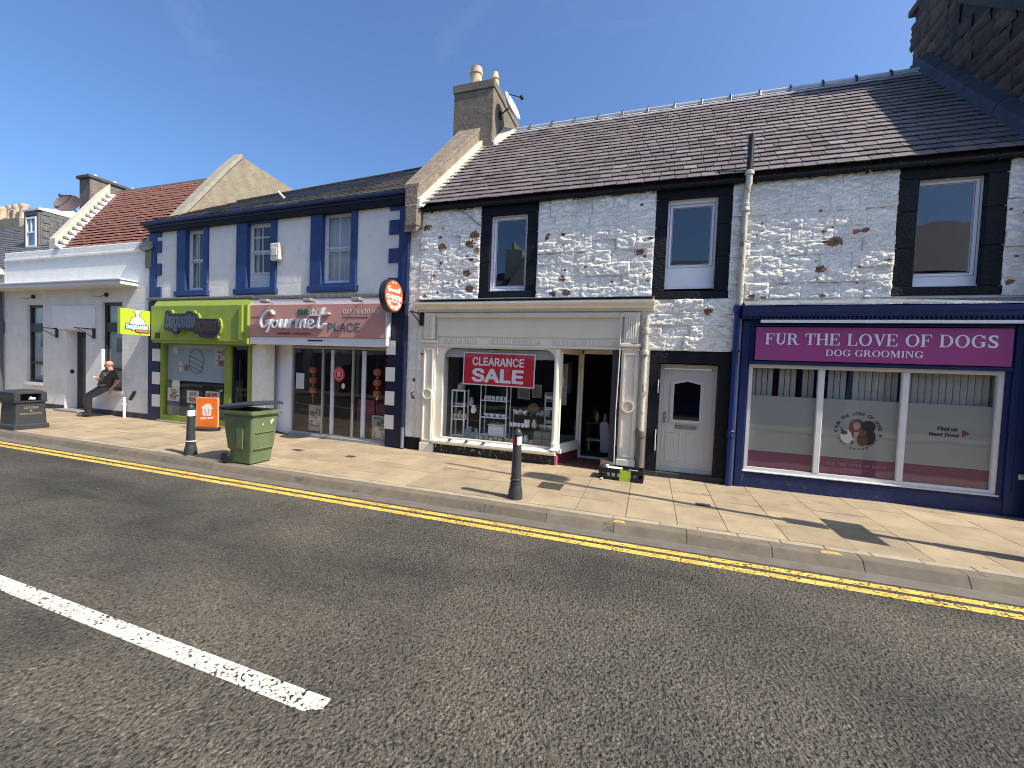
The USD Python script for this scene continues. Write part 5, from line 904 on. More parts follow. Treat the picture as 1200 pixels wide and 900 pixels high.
# ---------------------------------------------------------------- the low white shop with canopy and red roof
H1 = thing('low_white_shop', 'low white painted brick building with flat canopy, parapet and red tiled roof', 'house', (-18, 0, 0))
brick_w = usdkit.material(stage, '/World/Looks/white_painted_brick', {'g': ('geometry', {}), 'mp': ('mapping', {'mapping_type': 'point', 'rotation': (math.pi/2, 0, 0)}), 'br': ('brick_texture', {'scale': 1.0, 'mortar_size': .006, 'mortar_smooth': .3, 'brick_width': .225, 'row_height': .075, 'color1': (1, 1, 1), 'color2': (.9, .9, .9), 'mortar': (0, 0, 0)}),
    'n': ('noise_texture', {'scale': 2.0, 'detail': 7.0, 'roughness': .6}), 'r': ('rgb_ramp', {'ramp': [(.3, (.66, .635, .57)), (.7, (.82, .785, .7))]}), 'b': ('bump', {'strength': 1.0, 'distance': .006}), 'p': ('principled_bsdf', {'roughness': .6})},
    [('g.position', 'mp.vector'), ('mp.vector', 'br.vector'), ('g.position', 'n.vector'), ('n.fac', 'r.fac'), ('r.color', 'p.base_color'), ('br.color', 'b.height'), ('b.normal', 'p.normal')], surface='p.BSDF')
wh_r = M('white_render', (.8, .78, .71), .65, .08, 2.5, bump=.008, bscale=18, col2=(.45, .45, .43), thr=.62, scale2=4, soft=.15)
d1, wA, wB = sbox(-18.28, -.2, -17.17, 2.62), sbox(-20.4, .85, -19.47, 3.48), sbox(-16.38, .78, -15.4, 3.52)
w1 = B().wall(Polygon([(-21.75, -.1), (-14.15, -.1), (-14.15, 3.95), (-21.75, 3.95)]).difference(union_all([d1, wA, wB])), .0, .35).build('wall', brick_w, H1)
B().wall(Polygon([(-21.75, 3.951), (-14.15, 3.951), (-14.15, 5.0), (-21.75, 5.0)]), .0, .35).build('upper_wall', wh_r, w1)
B().box(-21.65, -14.5, -.05, .4, 5.0, 5.07, .01).box(-21.65, -14.5, -.025, .4, 5.071, 5.29, .02).box(-14.498, -14.16, .02, .35, 5.0, 5.35).build('parapet', wh_r, H1)
B().box(-22.3, -14.68, -.44, .0, 3.97, 4.08).box(-22.35, -14.64, -.49, .0, 4.081, 4.12, .006).build('canopy', M('white_canopy_paint', (.66, .67, .68), .5, .06, 2), H1)
B().box(-21.75, -18.3, -.02, .0, -.1, .16).box(-17.15, -14.16, -.02, .0, -.1, .16).build('plinth', M('dark_plinth', (.045, .045, .047), .7, .3, 6), H1)
B().box(-18.9, -16.7, -.03, .0, 2.66, 3.42, .01).build('blank_sign_panel', wh_r, H1)
B().hexa([(-18.28, .02, .02), (-18.26, .02, .02), (-18.2, .34, .02), (-18.28, .34, .02), (-18.28, .02, 2.62), (-18.26, .02, 2.62), (-18.2, .34, 2.62), (-18.28, .34, 2.62)]).build('reveal', wh_r, H1)
dd = B().box(-18.2, -17.17, .28, .32, .06, 2.6).build('door', M('dark_door', (.018, .016, .016), .5, .2, 4), H1)
B().box(-17.86, -17.72, .262, .279, .2, 2.4, .004).build('wood_strip', M('brown_door_strip', (.1, .06, .045), .5, .2, 8), dd)
B().box(-18.27, -18.2, .12, .2, 1.22, 1.34, .006).build('letterbox', dark_frame, dd)
B().box(-18.35, -17.1, -.25, .33, -.06, .06, .01).build('door_step', M('stone_step', (.22, .2, .18), .8, .2, 5), H1)
for (x0, x1, z0, z1), k in (((-20.4, -19.47, .85, 3.48), 0), ((-16.38, -15.4, .78, 3.52), 1)):
    w = B().frame(x0, x1, z0, z1, .09, .08, .16).box(x0+.09, x1-.09, .08, .16, z1-.92, z1-.62).box(x0+.09, x1-.09, .08, .16, z0+.62, z0+.7).build('window', dark_frame, H1)
    B().box(x0+.09, x1-.09, .115, .121, z0+.09, z0+.62).box(x0+.09, x1-.09, .115, .121, z0+.7, z1-.92).box(x0+.09, x1-.09, .115, .121, z1-.62, z1-.09).build('pane', glass, w)
    B().box(x0+.05, x1-.05, .17, .18, z0+.05, z1-.05).build('frosted_film', M(f'office_film_{"ab"[k]}', (.3, .33, .34), .6, .15, 3), w)
    B().box(x0+.42, x1-.25, .158, .165, z0+1.2, z0+1.65).build('dark_poster', M(f'dark_poster_{"ab"[k]}', (.045, .05, .055), .5), w)
    if k == 0: B().box(x0+.45, x1-.15, .158, .165, z0+.25, z0+.55).build('white_notice', white_gloss, w)
    B().box(x0-.05, x1+.05, -.06, .1, z0-.1, z0-.002, .01).build('sill', wh_r, w)
for x, lab in ((-18.66, 'black iron sign bracket left of the dark shop door'), (-16.72, 'black iron sign bracket right of the dark shop door')):
    t = thing('sign_bracket', lab, 'bracket', (x, 0, 2.4)); B().box(x-.04, x+.04, -.05, -.001, 2.38, 2.7).build('wall_plate', black_metal, t); B().box(x-.02, x+.02, -.5, -.05, 2.66, 2.69).tube([(x, -.05, 2.42), (x, -.42, 2.66)], .012, 6).build('arm', black_metal, t)
for x, lab in ((-19.95, 'small black lamp under the canopy above the left window'), (-16.1, 'small black lamp under the canopy above the right window')):
    solo('wall_lamp', B().box(x-.05, x+.05, -.08, -.001, 3.68, 3.8, .02).tube([(x-.05, -.05, 3.72), (x-.2, -.1, 3.68), (x-.5, -.12, 3.7)], .01, 6), black_metal, lab, 'lamp')
B().tube([(-21.78, -.08, .1), (-21.78, -.08, 2.6), (-21.82, -.08, 3.9)], .05, 8).box(-21.9, -21.7, -.14, -.001, 2.5, 2.95, .02).build('downpipe', M('grey_pipe', (.08, .085, .09), .5, .1), H1)
bl = B().tube([(-15.1, -.1, .0), (-15.1, -.1, .62)], .035, 8).lathe([(.03, 0), (.05, .02), (.05, .06), (.03, .08)], (-15.1, -.1, .36), 10).tube([(-15.1, -.1, .5), (-15.24, -.1, .52)], .02, 6)
bl.build('white_waste_pipe', white_gloss, H1); B().tube([(-14.95, -.04, .55), (-14.75, -.04, .8)], .04, 6).build('dark_overflow', dark_frame, H1)
red_m = M('red_clay_tile', (.55, .265, .175), .75, .15, 5, bump=.002, bscale=24, col2=(.24, .12, .09), thr=.6, scale2=5, soft=.1)
b = B(); N_ = 22
vl = lambda t: -18.45-1.1*t
for i in range(N_):
    t0, t1 = i/N_, (i+1.1)/N_
    xsq = np.linspace(0, 1, 22)
    for u0, u1 in zip(xsq[:-1], xsq[1:]):
        def Q(u, t, h): return (vl(t)+(-14.34-vl(t))*u, .02+2.12*t, 5.26+2.78*t+h)
        j = rng.uniform(-.008, .008); b.hexa([Q(u0, t0, .05+j), Q(u1, t0, .05+j), Q(u1, t1, -.02), Q(u0, t1, -.02), Q(u0, t0, .1+j), Q(u1, t0, .1+j), Q(u1, t1, .0), Q(u0, t1, .0)])
rr = b.build('red_roof', red_m, H1)
dark_deck = M('dark_tile_gap', (.16, .075, .055), .9)
B().quad((-18.45, .06, 5.22), (-14.3, .06, 5.22), (-14.3, 2.16, 8.0), (-19.55, 2.16, 8.0)).quad((-19.55, 2.16, 8.0), (-14.3, 2.16, 8.0), (-14.3, 5.5, 5.2), (-19.55, 5.5, 5.2)).build('roof_deck', dark_deck, rr)
B().tube([(-19.6, 2.15, 8.05), (-14.3, 2.15, 8.05)], .08, 8).build('ridge', M('grey_green_ridge', (.12, .13, .11), .7, .2, 6), rr)
gab = M('lichen_gable_stone', (.24, .2, .14), .9, .22, 3, bump=.02, bscale=14, col2=(.17, .14, .11), thr=.58, scale2=4, soft=.1)
B().side(Polygon([(-.05, 5.0), (2.25, 8.35), (2.78, 9.05), (4.9, 8.85), (5.6, 7.9), (5.6, 4.5), (-.05, 4.5)]), -14.3, -14.04).build('gable', gab, H1)
B().side(Polygon([(-.1, 5.0), (2.25, 8.35), (2.78, 9.05), (2.72, 9.14), (2.17, 8.44), (-.15, 5.1)]), -14.42, -14.0).build('gable_coping', M('pale_coping', (.3, .27, .2), .8, .2, 6), H1)
cream_t = M('cream_timber', (.55, .5, .38), .6, .1, 5)
def bar3(b, p, q, w, h):
    p, q = np.array(p), np.array(q); return b.hexa([p+[-w, 0, 0], p+[w, 0, 0], q+[w, 0, 0], q+[-w, 0, 0], p+[-w, 0, h], p+[w, 0, h], q+[w, 0, h], q+[-w, 0, h]])
b = bar3(B(), (-18.95, .0, 5.25), (-20.05, 2.05, 7.98), .16, .4); bar3(b, (-20.2, 2.05, 8.0), (-20.2, 4.5, 7.9), .15, .3); b.build('verge_board', cream_t, H1)
b = B()
for i in range(13):
    t = i/12.5; c = np.array([-18.6-1.12*t, .02+2.0*t, 5.3+2.62*t]); b.hull([c+[-.2, -.03, .02], c+[.16, -.03, -.05], c+[.16, .12, .12], c+[-.2, .12, .2], c+[-.1, -.1, .12], c+[.1, -.1, .06]])
b.build('verge_scallops', M('white_verge_mortar', (.6, .55, .5), .8, .2, 9, col2=(.3, .12, .08), thr=.6, scale2=9), H1)
B().quad((-19.6, 2.4, 7.95), (-18.3, 2.5, 8.05), (-18.3, 2.5, 8.2), (-19.6, 2.4, 8.3)).build('green_sheet', M('green_sheet', (.2, .45, .35), .6), H1)
# ---------------------------------------------------------------- far left: slate roofed house with dormer, chimneys
H0 = thing('slate_roofed_house', 'grey stone house with dark slate roof and white framed dormer at the left edge', 'house', (-26, 0, 0))
rub = M('grey_rubble_wall', (.3, .28, .25), .85, .3, 5, bump=.02, bscale=12, col2=(.5, .48, .45), thr=.6, scale2=6)
w0 = sbox(-36, -.1, -21.8, 4.6).difference(union_all([sbox(-31, .8, -29.8, 2.6), sbox(-26, .8, -24.8, 2.6), sbox(-28.6, 0, -27.6, 2.2)]))
B().wall(w0, .02, .35).build('wall', rub, H0)
for x0, x1, z0, z1 in ((-31, -29.8, .8, 2.6), (-26, -24.8, .8, 2.6)):
    w = B().frame(x0, x1, z0, z1, .08, .1, .2).build('window', white_gloss, H0); B().box(x0+.08, x1-.08, .14, .15, z0+.08, z1-.08).build('pane', glass_dark, w); B().box(x0-.1, x1+.1, .34, .36, z0-.1, z1+.1).build('blind', shop_in, w)
B().box(-28.6, -27.6, .15, .2, 0, 2.2).build('door', navy, H0)
B().box(-36, -21.8, -.15, .1, 4.55, 4.75, .02).build('cornice', cream_u, H0)
slate_g = M('grey_slate_roof', (.12, .115, .115), .7, .25, 6, bump=.01, bscale=30, col2=(.2, .19, .175), thr=.6, scale2=9)
b = B(); N_ = 22
for i in range(N_):
    t0, t1 = i/N_, (i+1.1)/N_
    for xa in np.arange(-36, -18.6, .55):
        if xa > -22.2 and i < 3: continue
        j = rng.uniform(-.01, .01)
        def Q(x, t, h): return (x, .0+4.0*t, 4.75+3.5*t+h)
        xb = xa+.54; b.hexa([Q(xa, t0, j), Q(xb, t0, j), Q(xb, t1, -.03), Q(xa, t1, -.03), Q(xa, t0, .05+j), Q(xb, t0, .05+j), Q(xb, t1, .0), Q(xa, t1, .0)])
b.build('roof', slate_g, H0); B().tube([(-36, 4.0, 8.3), (-19, 4.0, 8.3)], .08, 8).build('ridge', cream_u, H0)
dm = B().side(Polygon([(1.5, 5.75), (1.5, 7.45), (4.4, 7.45), (4.4, 5.75)]), -24.1, -23.07).build('dormer', slate_g, H0)
b = B()
for i in range(11):
    for j in range(6): b.box(-23.066, -23.045+.008*((i+j) % 2), 1.55+j*.42+.2*(i % 2), 1.95+j*.42+.2*(i % 2), 5.8+i*.15, 5.94+i*.15)
b.build('dormer_slates', slate_g, dm)
B().box(-24.15, -23.02, 1.42, 4.4, 7.45, 7.53).side(Polygon([(1.42, 7.53), (3.0, 7.85), (4.4, 7.53)]), -24.15, -23.02).build('dormer_roof', M('white_felt', (.6, .6, .58), .7, .1), dm)
B().frame(-24.06, -23.1, 5.8, 7.42, .12, 1.44, 1.5).build('dormer_facing', M('grey_brown_timber', (.14, .12, .11), .7), dm); B().frame(-23.93, -23.23, 6.02, 7.2, .07, 1.42, 1.48).box(-23.86, -23.3, 1.43, 1.47, 6.58, 6.64).box(-23.6, -23.57, 1.43, 1.47, 6.64, 7.13).build('dormer_window', white_gloss, dm)
B().box(-23.87, -23.29, 1.455, 1.46, 6.08, 7.14).build('pane', glass_dark, dm); B().quad((-23.75, 1.49, 6.05), (-23.4, 1.49, 6.05), (-23.52, 1.49, 6.6), (-23.6, 1.49, 6.6)).build('curtain', white_old, dm)
cs = B().box(-20.65, -20.0, 1.5, 3.4, 5.0, 8.4, .02).build('chimney', M('dark_stone_stack', (.14, .115, .1), .85, .3, 4, bump=.015, bscale=16), H0); B().box(-20.72, -19.94, 1.43, 3.5, 8.4, 8.52, .02).build('chimney_cap', M('dark_cap', (.07, .06, .055), .8, .3), cs)
for y in (1.7, 2.3, 2.9, 3.35): B().lathe([(.05, 0), (.05, .08), (.0, .1)], (-20.1, y, 8.52), 8).build('cap_vent', pale, cs)
fc = B().box(-33.2, -30.0, 3.7, 4.3, 7.6, 8.5, .02).build('chimney', gab, H0)
for x in (-32.9, -32.2, -31.4, -30.9, -30.3): B().lathe([(.2, 0), (.17, .1), (.16, .55), (.2, .6), (.2, .72), (.14, .75), (.13, .6)], (x, 4.0, 8.5), 10).build('chimney_pot', pot_m, fc, 40)
dish((-20.15, 1.0, 7.2), 'brown satellite dish high above the low white shop', M('dish_brown', (.1, .07, .065), .5, .1), .38, -62, 25, (-20.2, 1.5, 6.8))
# ---------------------------------------------------------------- right: tall dark stone house whose gable rises above the roof
H4 = thing('dark_stone_house', 'tall dark rubble stone house with chimney rising at the right edge', 'house', (9, 0, 0))
dk_st = M('dark_rubble_stone', (.085, .06, .045), .9, .35, 4, bump=.02, bscale=18, rnd=.3); dk_mo = M('dark_mortar', (.045, .038, .032), .9, .3, 6)
GP = Polygon([(-.3, -.1), (-.3, 7.2), (2.2, 9.42), (2.25, 9.42), (2.25, 11.3), (3.9, 11.3), (3.9, 9.3), (8.2, 5.6), (8.2, -.1)])
gw4 = B().side(GP, 5.47, 5.9).build('gable_wall', dk_mo, H4)
z = 6.0; k = 0
while z < 11.2:
    h = rng.uniform(.2, .42); y = -.1
    while y < 4.0:
        w = rng.uniform(.25, .75); s = sbox(y+.005, z+.005, y+w-.005, z+h-.005)
        if GP.buffer(.01).intersection(s).area > .8*s.area:
            k += 1; P, F = stone(y+.005, y+w-.005, z+.005, z+h-.005, .1, 0, .05, k, .05); P2 = np.stack([5.468+P[:, 1], P[:, 0], P[:, 2]], 1); B().add(P2, F[:, ::-1]).build('stone', dk_st, gw4, smooth=True)
        y += w
    z += h
B().box(5.38, 6.4, 2.15, 4.05, 10.56, 10.72, .02).box(5.42, 6.35, 2.2, 4.0, 11.3, 11.45, .02).box(5.9, 6.3, 2.25, 3.9, 9, 11.3).build('chimney', dk_st, H4)
for y in (2.6, 3.1, 3.6): B().lathe([(.17, 0), (.14, .1), (.13, .5), (.17, .55), (.17, .62), (.1, .62)], (5.85, y, 11.45), 12).build('chimney_pot', pot_m, H4, 40)
B().box(5.48, 14, -.3, .1, -.1, 7.15).build('front_wall', dk_st, H4)
for x in (7.0, 10.0, 12.2):
    for z0, z1 in ((1.0, 2.9), (4.2, 6.2)):
        w = B().frame(x, x+1.1, z0, z1, .1, -.36, -.29).build('window', white_gloss, H4); B().box(x+.1, x+1.0, -.32, -.31, z0+.1, z1-.1).build('pane', glass_dark, w); 
B().hexa([(5.3, -.45, 7.0), (14, -.45, 7.0), (14, 2.9, 10.0), (5.9, 2.9, 10.0), (5.3, -.45, 7.12), (14, -.45, 7.12), (14, 2.9, 10.12), (5.9, 2.9, 10.12)]).hexa([(5.9, 2.9, 10.0), (14, 2.9, 10.0), (14, 8.4, 5.4), (5.9, 8.4, 5.4), (5.9, 2.9, 10.12), (14, 2.9, 10.12), (14, 8.4, 5.52), (5.9, 8.4, 5.52)]).build('roof', slate_dark, H4)
B().side(Polygon([(-.5, 7.0), (2.22, 9.44), (2.22, 9.62), (-.5, 7.18)]), 5.36, 5.95).build('skew_coping', dk_mo, H4)
b = B(); ys = [-.15, .75, 1.65, 2.55, 3.12]
for i, (ya, yb) in enumerate(zip(ys[:-1], ys[1:])):
    o = .006*(i % 2); b.hexa([(5.16-o, ya, roofz(ya)+.0), (5.47, ya, roofz(ya)+.0), (5.47, yb, roofz(yb)+.0), (5.16-o, yb, roofz(yb)+.0), (5.24-o, ya, roofz(ya)+.24), (5.46, ya, roofz(ya)+.4+o), (5.46, yb+.01, roofz(yb)+.4+o), (5.24-o, yb+.01, roofz(yb)+.24)])
b.build('lead_skew', M('blue_grey_lead', (.045, .05, .06), .6, .35, 6, spec=.25, bump=.01, bscale=10), H4)
# ---------------------------------------------------------------- the other side of the street (seen in the window reflections)
cw_m = [M('opposite_cream_render', (.5, .46, .36), .8, .1, 2), M('opposite_grey_stone', (.3, .29, .27), .85, .2, 3), M('opposite_white_render', (.6, .6, .58), .8, .1, 2), M('opposite_brown_stone', (.22, .17, .13), .85, .25, 3)]
for i, (x0, x1, ze, zr, m, lab) in enumerate([(-34, -24, 5.6, 8.4, 1, 'grey stone house across the street, farthest left'), (-24, -15.5, 6.2, 9.2, 0, 'cream rendered house across the street at the left'), (-15.5, -7.5, 5.2, 8.0, 3, 'brown stone house across the street'), (-7.5, 0.2, 6.4, 9.3, 0, 'cream rendered house right behind the viewpoint'), (.2, 8.5, 5.5, 8.3, 2, 'white rendered house across the street at the right'), (8.5, 20, 6.6, 9.6, 1, 'grey stone house across the street, farthest right')]):
    t = thing('opposite_house', lab, 'house', ((x0+x1)/2, -13, 0)); yf, ybk = -13.0, -20.0
    B().box(x0, x1, ybk, yf, -.1, ze).build('wall', cw_m[m], t)
    rf_ = B().side(Polygon([(yf+.25, ze-.05), ((yf+ybk)/2, zr), (ybk-.25, ze-.05)]), x0+.02, x1-.02).build('roof', slate_g, t)
    ck = B().box(x1-1.3, x1-.2, -17.2, -15.8, ze, zr+1.2).build('chimney', cw_m[(m+1) % 4], t)
    for q in range(3): B().lathe([(.16, 0), (.13, .5), (.1, .5)], (x1-.75, -17+.5*q, zr+1.2), 10).build('chimney_pot', pot_m, ck, 40)
    n = max(2, int((x1-x0)/2.6))
    for q in range(n):
        cx_ = x0+(q+.5)*(x1-x0)/n
        for z0, z1 in ((3.6, 5.1),): w = B().frame(cx_-.55, cx_+.55, z0, z1, .1, yf, yf+.05).build('window', white_gloss, t); B().box(cx_-.45, cx_+.45, yf+.005, yf+.02, z0+.1, z1-.1).build('pane', shop_in, w)
    sfm = M(f'opposite_shopfront_{"abcdef"[i]}', [(.05, .06, .08), (.2, .03, .03), (.03, .1, .06), (.06, .05, .05), (.03, .05, .15), (.12, .12, .12)][i], .5)
    s_ = B().box(x0+.4, x1-.4, yf+.001, yf+.08, .0, 3.1).build('shopfront', sfm, t); B().box(x0+.7, x1-1.8, yf+.082, yf+.09, .6, 2.3).build('shop_window', shop_in, s_); B().box(x0+.6, x1-.6, yf+.082, yf+.12, 2.5, 3.0).build('fascia', cw_m[2], s_)
# ---------------------------------------------------------------- street furniture
def sector(b, c, r0, r1, z0, z1, a0, a1, n=12):
    a = np.radians(np.linspace(a0, a1, n)); 
    for p, q in zip(a[:-1], a[1:]):
        P = lambda r, t, z: (c[0]+r*math.cos(t), c[1]+r*math.sin(t), c[2]+z)
        b.hexa([P(r0, p, z0), P(r1, p, z0), P(r1, q, z0), P(r0, q, z0), P(r0, p, z1), P(r1, p, z1), P(r1, q, z1), P(r0, q, z1)])
    return b
band_w = M('reflective_white', (.72, .73, .74), .35, .04); band_r = M('reflective_red', (.22, .012, .015), .35, .1)
def bollard(loc, label, H, second):
    t = thing('bollard', label, 'bollard', loc, 'bollards along the kerb'); s = H/1.06
    pr = [(.112, 0), (.112, .05), (.105, .12), (.09, .19), (.082, .215), (.088, .225), (.088, .24), (.08, .245), (.08, .28), (.088, .285), (.088, .3), (.076, .31), (.072, .5), (.066, .8), (.066, .96), (.074, .965), (.074, .985), (.06, .99), (.058, 1.01), (.045, 1.035), (.022, 1.05), (.018, 1.06), (0, 1.062)]
    B().lathe([(r, z*s) for r, z in pr], loc, 28).build('post', charcoal, t, 35)
    b = B(); sector(b, loc, .064, .069, .82*s, .945*s, -75, 95 if not second else 280, 20); b.build('white_band', band_w, t, 30)
    if not second: sector(B(), loc, .064, .069, .82*s, .945*s, 95.5, 284.5, 20).build('red_band', band_r, t, 30)
    else: sector(B(), loc, .074, .09, .285*s, .305*s, 0, 360, 28).build('white_ring', band_w, t, 30)
    return t
bollard((-1.83, -2.46, -.004), 'black iron bollard with red and white band in front of the sale window', 1.06, False)
bollard((-8.55, -2.6, -.004), 'black iron bollard with white bands beside the green wheelie bin', 1.0, True)
def loft(b, secs, n=8):
    """rounded rectangles (x0, x1, y0, y1, z, r) joined upwards"""
    V = []; m = 4*(n+1)
    for x0, x1, y0, y1, z, r in secs:
        for cx_, cy_, a0 in ((x1-r, y1-r, 0), (x0+r, y1-r, 90), (x0+r, y0+r, 180), (x1-r, y0+r, 270)):
            for k in range(n+1): a = math.radians(a0+90*k/n); V.append((cx_+r*math.cos(a), cy_+r*math.sin(a), z))
    F = [(i*m+j, i*m+(j+1) % m, (i+1)*m+(j+1) % m, (i+1)*m+j) for i in range(len(secs)-1) for j in range(m)]
    b.add(V, F); V = np.array(V)
    for ring, up_ in ((V[:m], 0), (V[-m:], 1)): b.add(np.vstack([ring.mean(0), ring]), [(0, 1+j, 1+(j+1) % m) if up_ else (0, 1+(j+1) % m, 1+j) for j in range(m)])
    return b
# green wheelie bin, its front towards the right
wb = thing('wheelie_bin', 'dark green plastic wheelie bin with black lid ajar standing at the kerb', 'wheelie bin', (-7.13, -2.49, 0))
bin_g = M('green_bin_plastic', (.11, .145, .07), .42, .14, 5, bump=.0012, bscale=50, col2=(.15, .19, .11), thr=.64, scale2=6, soft=.1); lid_m = M('black_lid_plastic', (.03, .033, .04), .4, .1, 5)
bb = B(); loft(bb, [(-7.33, -6.83, -2.72, -2.27, .02, .05), (-7.35, -6.81, -2.735, -2.255, .25, .05), (-7.4, -6.79, -2.74, -2.25, .27, .05), (-7.44, -6.76, -2.765, -2.22, .6, .05), (-7.47, -6.735, -2.785, -2.195, .93, .05)]); bb.build('body', bin_g, wb, 40)
b = B(); loft(b, [(-7.5, -6.69, -2.82, -2.16, .92, .05), (-7.51, -6.68, -2.825, -2.155, .935, .05), (-7.51, -6.68, -2.825, -2.155, .985, .05), (-7.49, -6.7, -2.81, -2.17, .99, .05)]); b.build('rim', bin_g, wb, 40)
B().box(-6.79, -6.775, -2.6, -2.38, .3, .32).box(-6.762, -6.74, -2.7, -2.29, .58, .6, .004).box(-6.785, -6.765, -2.7, -2.29, .28, .3, .004).box(-7.1, -6.95, -2.79, -2.77, .3, .8, .005).build('moulded_ribs', bin_g, wb)
lidb = B(); loft(lidb, [(-7.52, -6.66, -2.82, -2.16, 1.0, .06), (-7.53, -6.65, -2.83, -2.15, 1.01, .06), (-7.53, -6.65, -2.83, -2.15, 1.035, .06), (-7.48, -6.72, -2.78, -2.2, 1.075, .08), (-7.2, -6.9, -2.6, -2.4, 1.09, .08)])
lidb.rot(-6.5, (0, 1, 0), (-7.53, -2.49, 1.0)); lidb.build('lid', lid_m, wb, 35)
B().tube([(-7.57, -2.75, .96), (-7.6, -2.72, .99), (-7.6, -2.26, .99), (-7.57, -2.23, .96)], .02, 8).box(-7.56, -7.5, -2.76, -2.7, .93, 1.02, .01).box(-7.56, -7.5, -2.28, -2.22, .93, 1.02, .01).build('handle', lid_m, wb)
for y in (-2.78, -2.25): B().lathe([(.0, -.025), (.09, -.025), (.1, -.015), (.1, .015), (.09, .025), (0, .025)], (0, 0, 0), 20).rot(90, (1, 0, 0)).move(-7.38, y, .1).build('wheel', black_metal, wb, 40)
B().add([(-6.757, -2.56, .73), (-6.757, -2.42, .74), (-6.745, -2.42, .9), (-6.748, -2.47, .9), (-6.75, -2.5, .84), (-6.747, -2.54, .9), (-6.748, -2.57, .89)], [(0, 1, 2), (0, 2, 3), (0, 3, 4), (0, 4, 5), (0, 5, 6)]).move(.007, 0, 0).build('torn_label', white_gloss, wb)
B().add([(-6.756, -2.34, .77), (-6.754, -2.31, .81), (-6.756, -2.36, .83), (-6.758, -2.4, .81), (-6.76, -2.36, .72)], [(0, 1, 2), (0, 2, 3), (0, 3, 4)]).move(.012, 0, 0).build('torn_label', white_gloss, wb)
# litter bin at the left edge, slot towards the right
lb = thing('litter_bin', 'large charcoal cast litter bin lettered LITTER & DOG WASTE at the left edge', 'litter bin', (-14.72, -2.4, 0))
b = B(); loft(b, [(-15.1, -14.36, -2.72, -2.08, 0, .03), (-15.1, -14.36, -2.72, -2.08, .1, .03), (-15.06, -14.4, -2.68, -2.11, .13, .04), (-15.04, -14.42, -2.66, -2.13, .64, .04), (-15.08, -14.38, -2.7, -2.1, .66, .04), (-15.08, -14.38, -2.7, -2.1, .69, .04)]); b.build('body', charcoal, lb, 35)
b = B(); loft(b, [(-15.07, -14.4, -2.69, -2.11, .865, .05), (-15.07, -14.4, -2.69, -2.11, .9, .06), (-15.0, -14.47, -2.62, -2.18, .945, .08), (-14.9, -14.57, -2.52, -2.28, .955, .08)]); b.build('hood', charcoal, lb, 40)
for y0, y1 in ((-2.69, -2.58), (-2.22, -2.11)): B().box(-15.07, -14.4, y0, y1, .69, .866, .01).build('hood_side', charcoal, lb)
B().box(-14.75, -14.72, -2.58, -2.22, .69, .866).build('slot_back', black_metal, lb)
solo('crumpled_cup', B().lathe([(.03, 0), (.042, .1), (.03, .1)], (0, 0, 0), 10).rot(80, (1, 0, 0)).move(-14.48, -2.3, .735), pale, 'pale paper cup stuffed in the slot of the litter bin', 'cup')
gold = M('gold_lettering', (.2, .18, .1), .4, .1)
def face_at(g, x, y0, z0, d): 
    b = B()
    for p in polys(g):
        m = trimesh.creation.extrude_polygon(p, d, engine='earcut'); v = m.vertices; b.add(np.stack([x+v[:, 2], y0+v[:, 0], z0+v[:, 1]], 1), m.faces)
    return b
face_at(fit(glyphs('LITTER', 4), .14, .39, .2, .255), -14.416, -2.66, .3, .004).build('lettering', gold, lb); face_at(fit(glyphs('&', 4), .24, .29, .13, .18), -14.415, -2.66, .3, .004).build('lettering', gold, lb); face_at(fit(glyphs('DOG WASTE', 4), .07, .45, .04, .1), -14.413, -2.66, .3, .004).build('lettering', gold, lb)
face_at(rbox(.04, .49, .02, .29, .06).difference(rbox(.05, .48, .03, .28, .06)), -14.415, -2.66, .28, .003).build('plaque_line', charcoal, lb)
# orange pavement sign
je = thing('pavement_sign', 'bright orange pavement board with white house logo and JUST EAT lettering', 'sign', (-11.1, -.45, 0))
R2 = lambda b: b.rot(14, (0, 0, 1), (-11.1, -.45, 0))
or_m = M('bright_orange', (.75, .16, .015), .4, .03); R2(B().wall(rbox(-11.41, -10.79, .06, .87, .05), -.47, -.43)).build('frame', M('pale_orange_edge', (.62, .33, .2), .4, .05), je); R2(B().wall(rbox(-11.385, -10.815, .085, .845, .04), -.474, -.4705)).build('panel', or_m, je)
hx, hz = -11.1, .5
house = union_all([Polygon([(hx-.17, hz+.08), (hx-.02, hz+.2), (hx+.1, hz+.2), (hx+.1, hz+.16), (hx+.17, hz+.08), (hx+.12, hz+.06), (hx+.12, hz-.1), (hx+.1, hz-.12), (hx-.1, hz-.12), (hx-.12, hz-.1), (hx-.12, hz+.06)])]).difference(union_all([sbox(hx-.07, hz-.06, hx-.035, hz+.05), sbox(hx+.04, hz-.08, hx+.065, hz+.07), sbox(hx-.01, hz-.12, hx+.01, hz-.02)]))
R2(B().wall(house, -.478, -.4745)).build('house_logo', sign_w, je); R2(B().wall(affinity.rotate(fit(glyphs('JUST EAT', 7), hx-.2, hz*0+hx+.2, .29, .345, shear=8), 5), -.478, -.4745)).build('lettering', sign_w, je)
B().slab(affinity.scale(Point(-11.08, -.45).buffer(1, quad_segs=10), .36, .24), 0, .07).build('base', dark_frame, je)
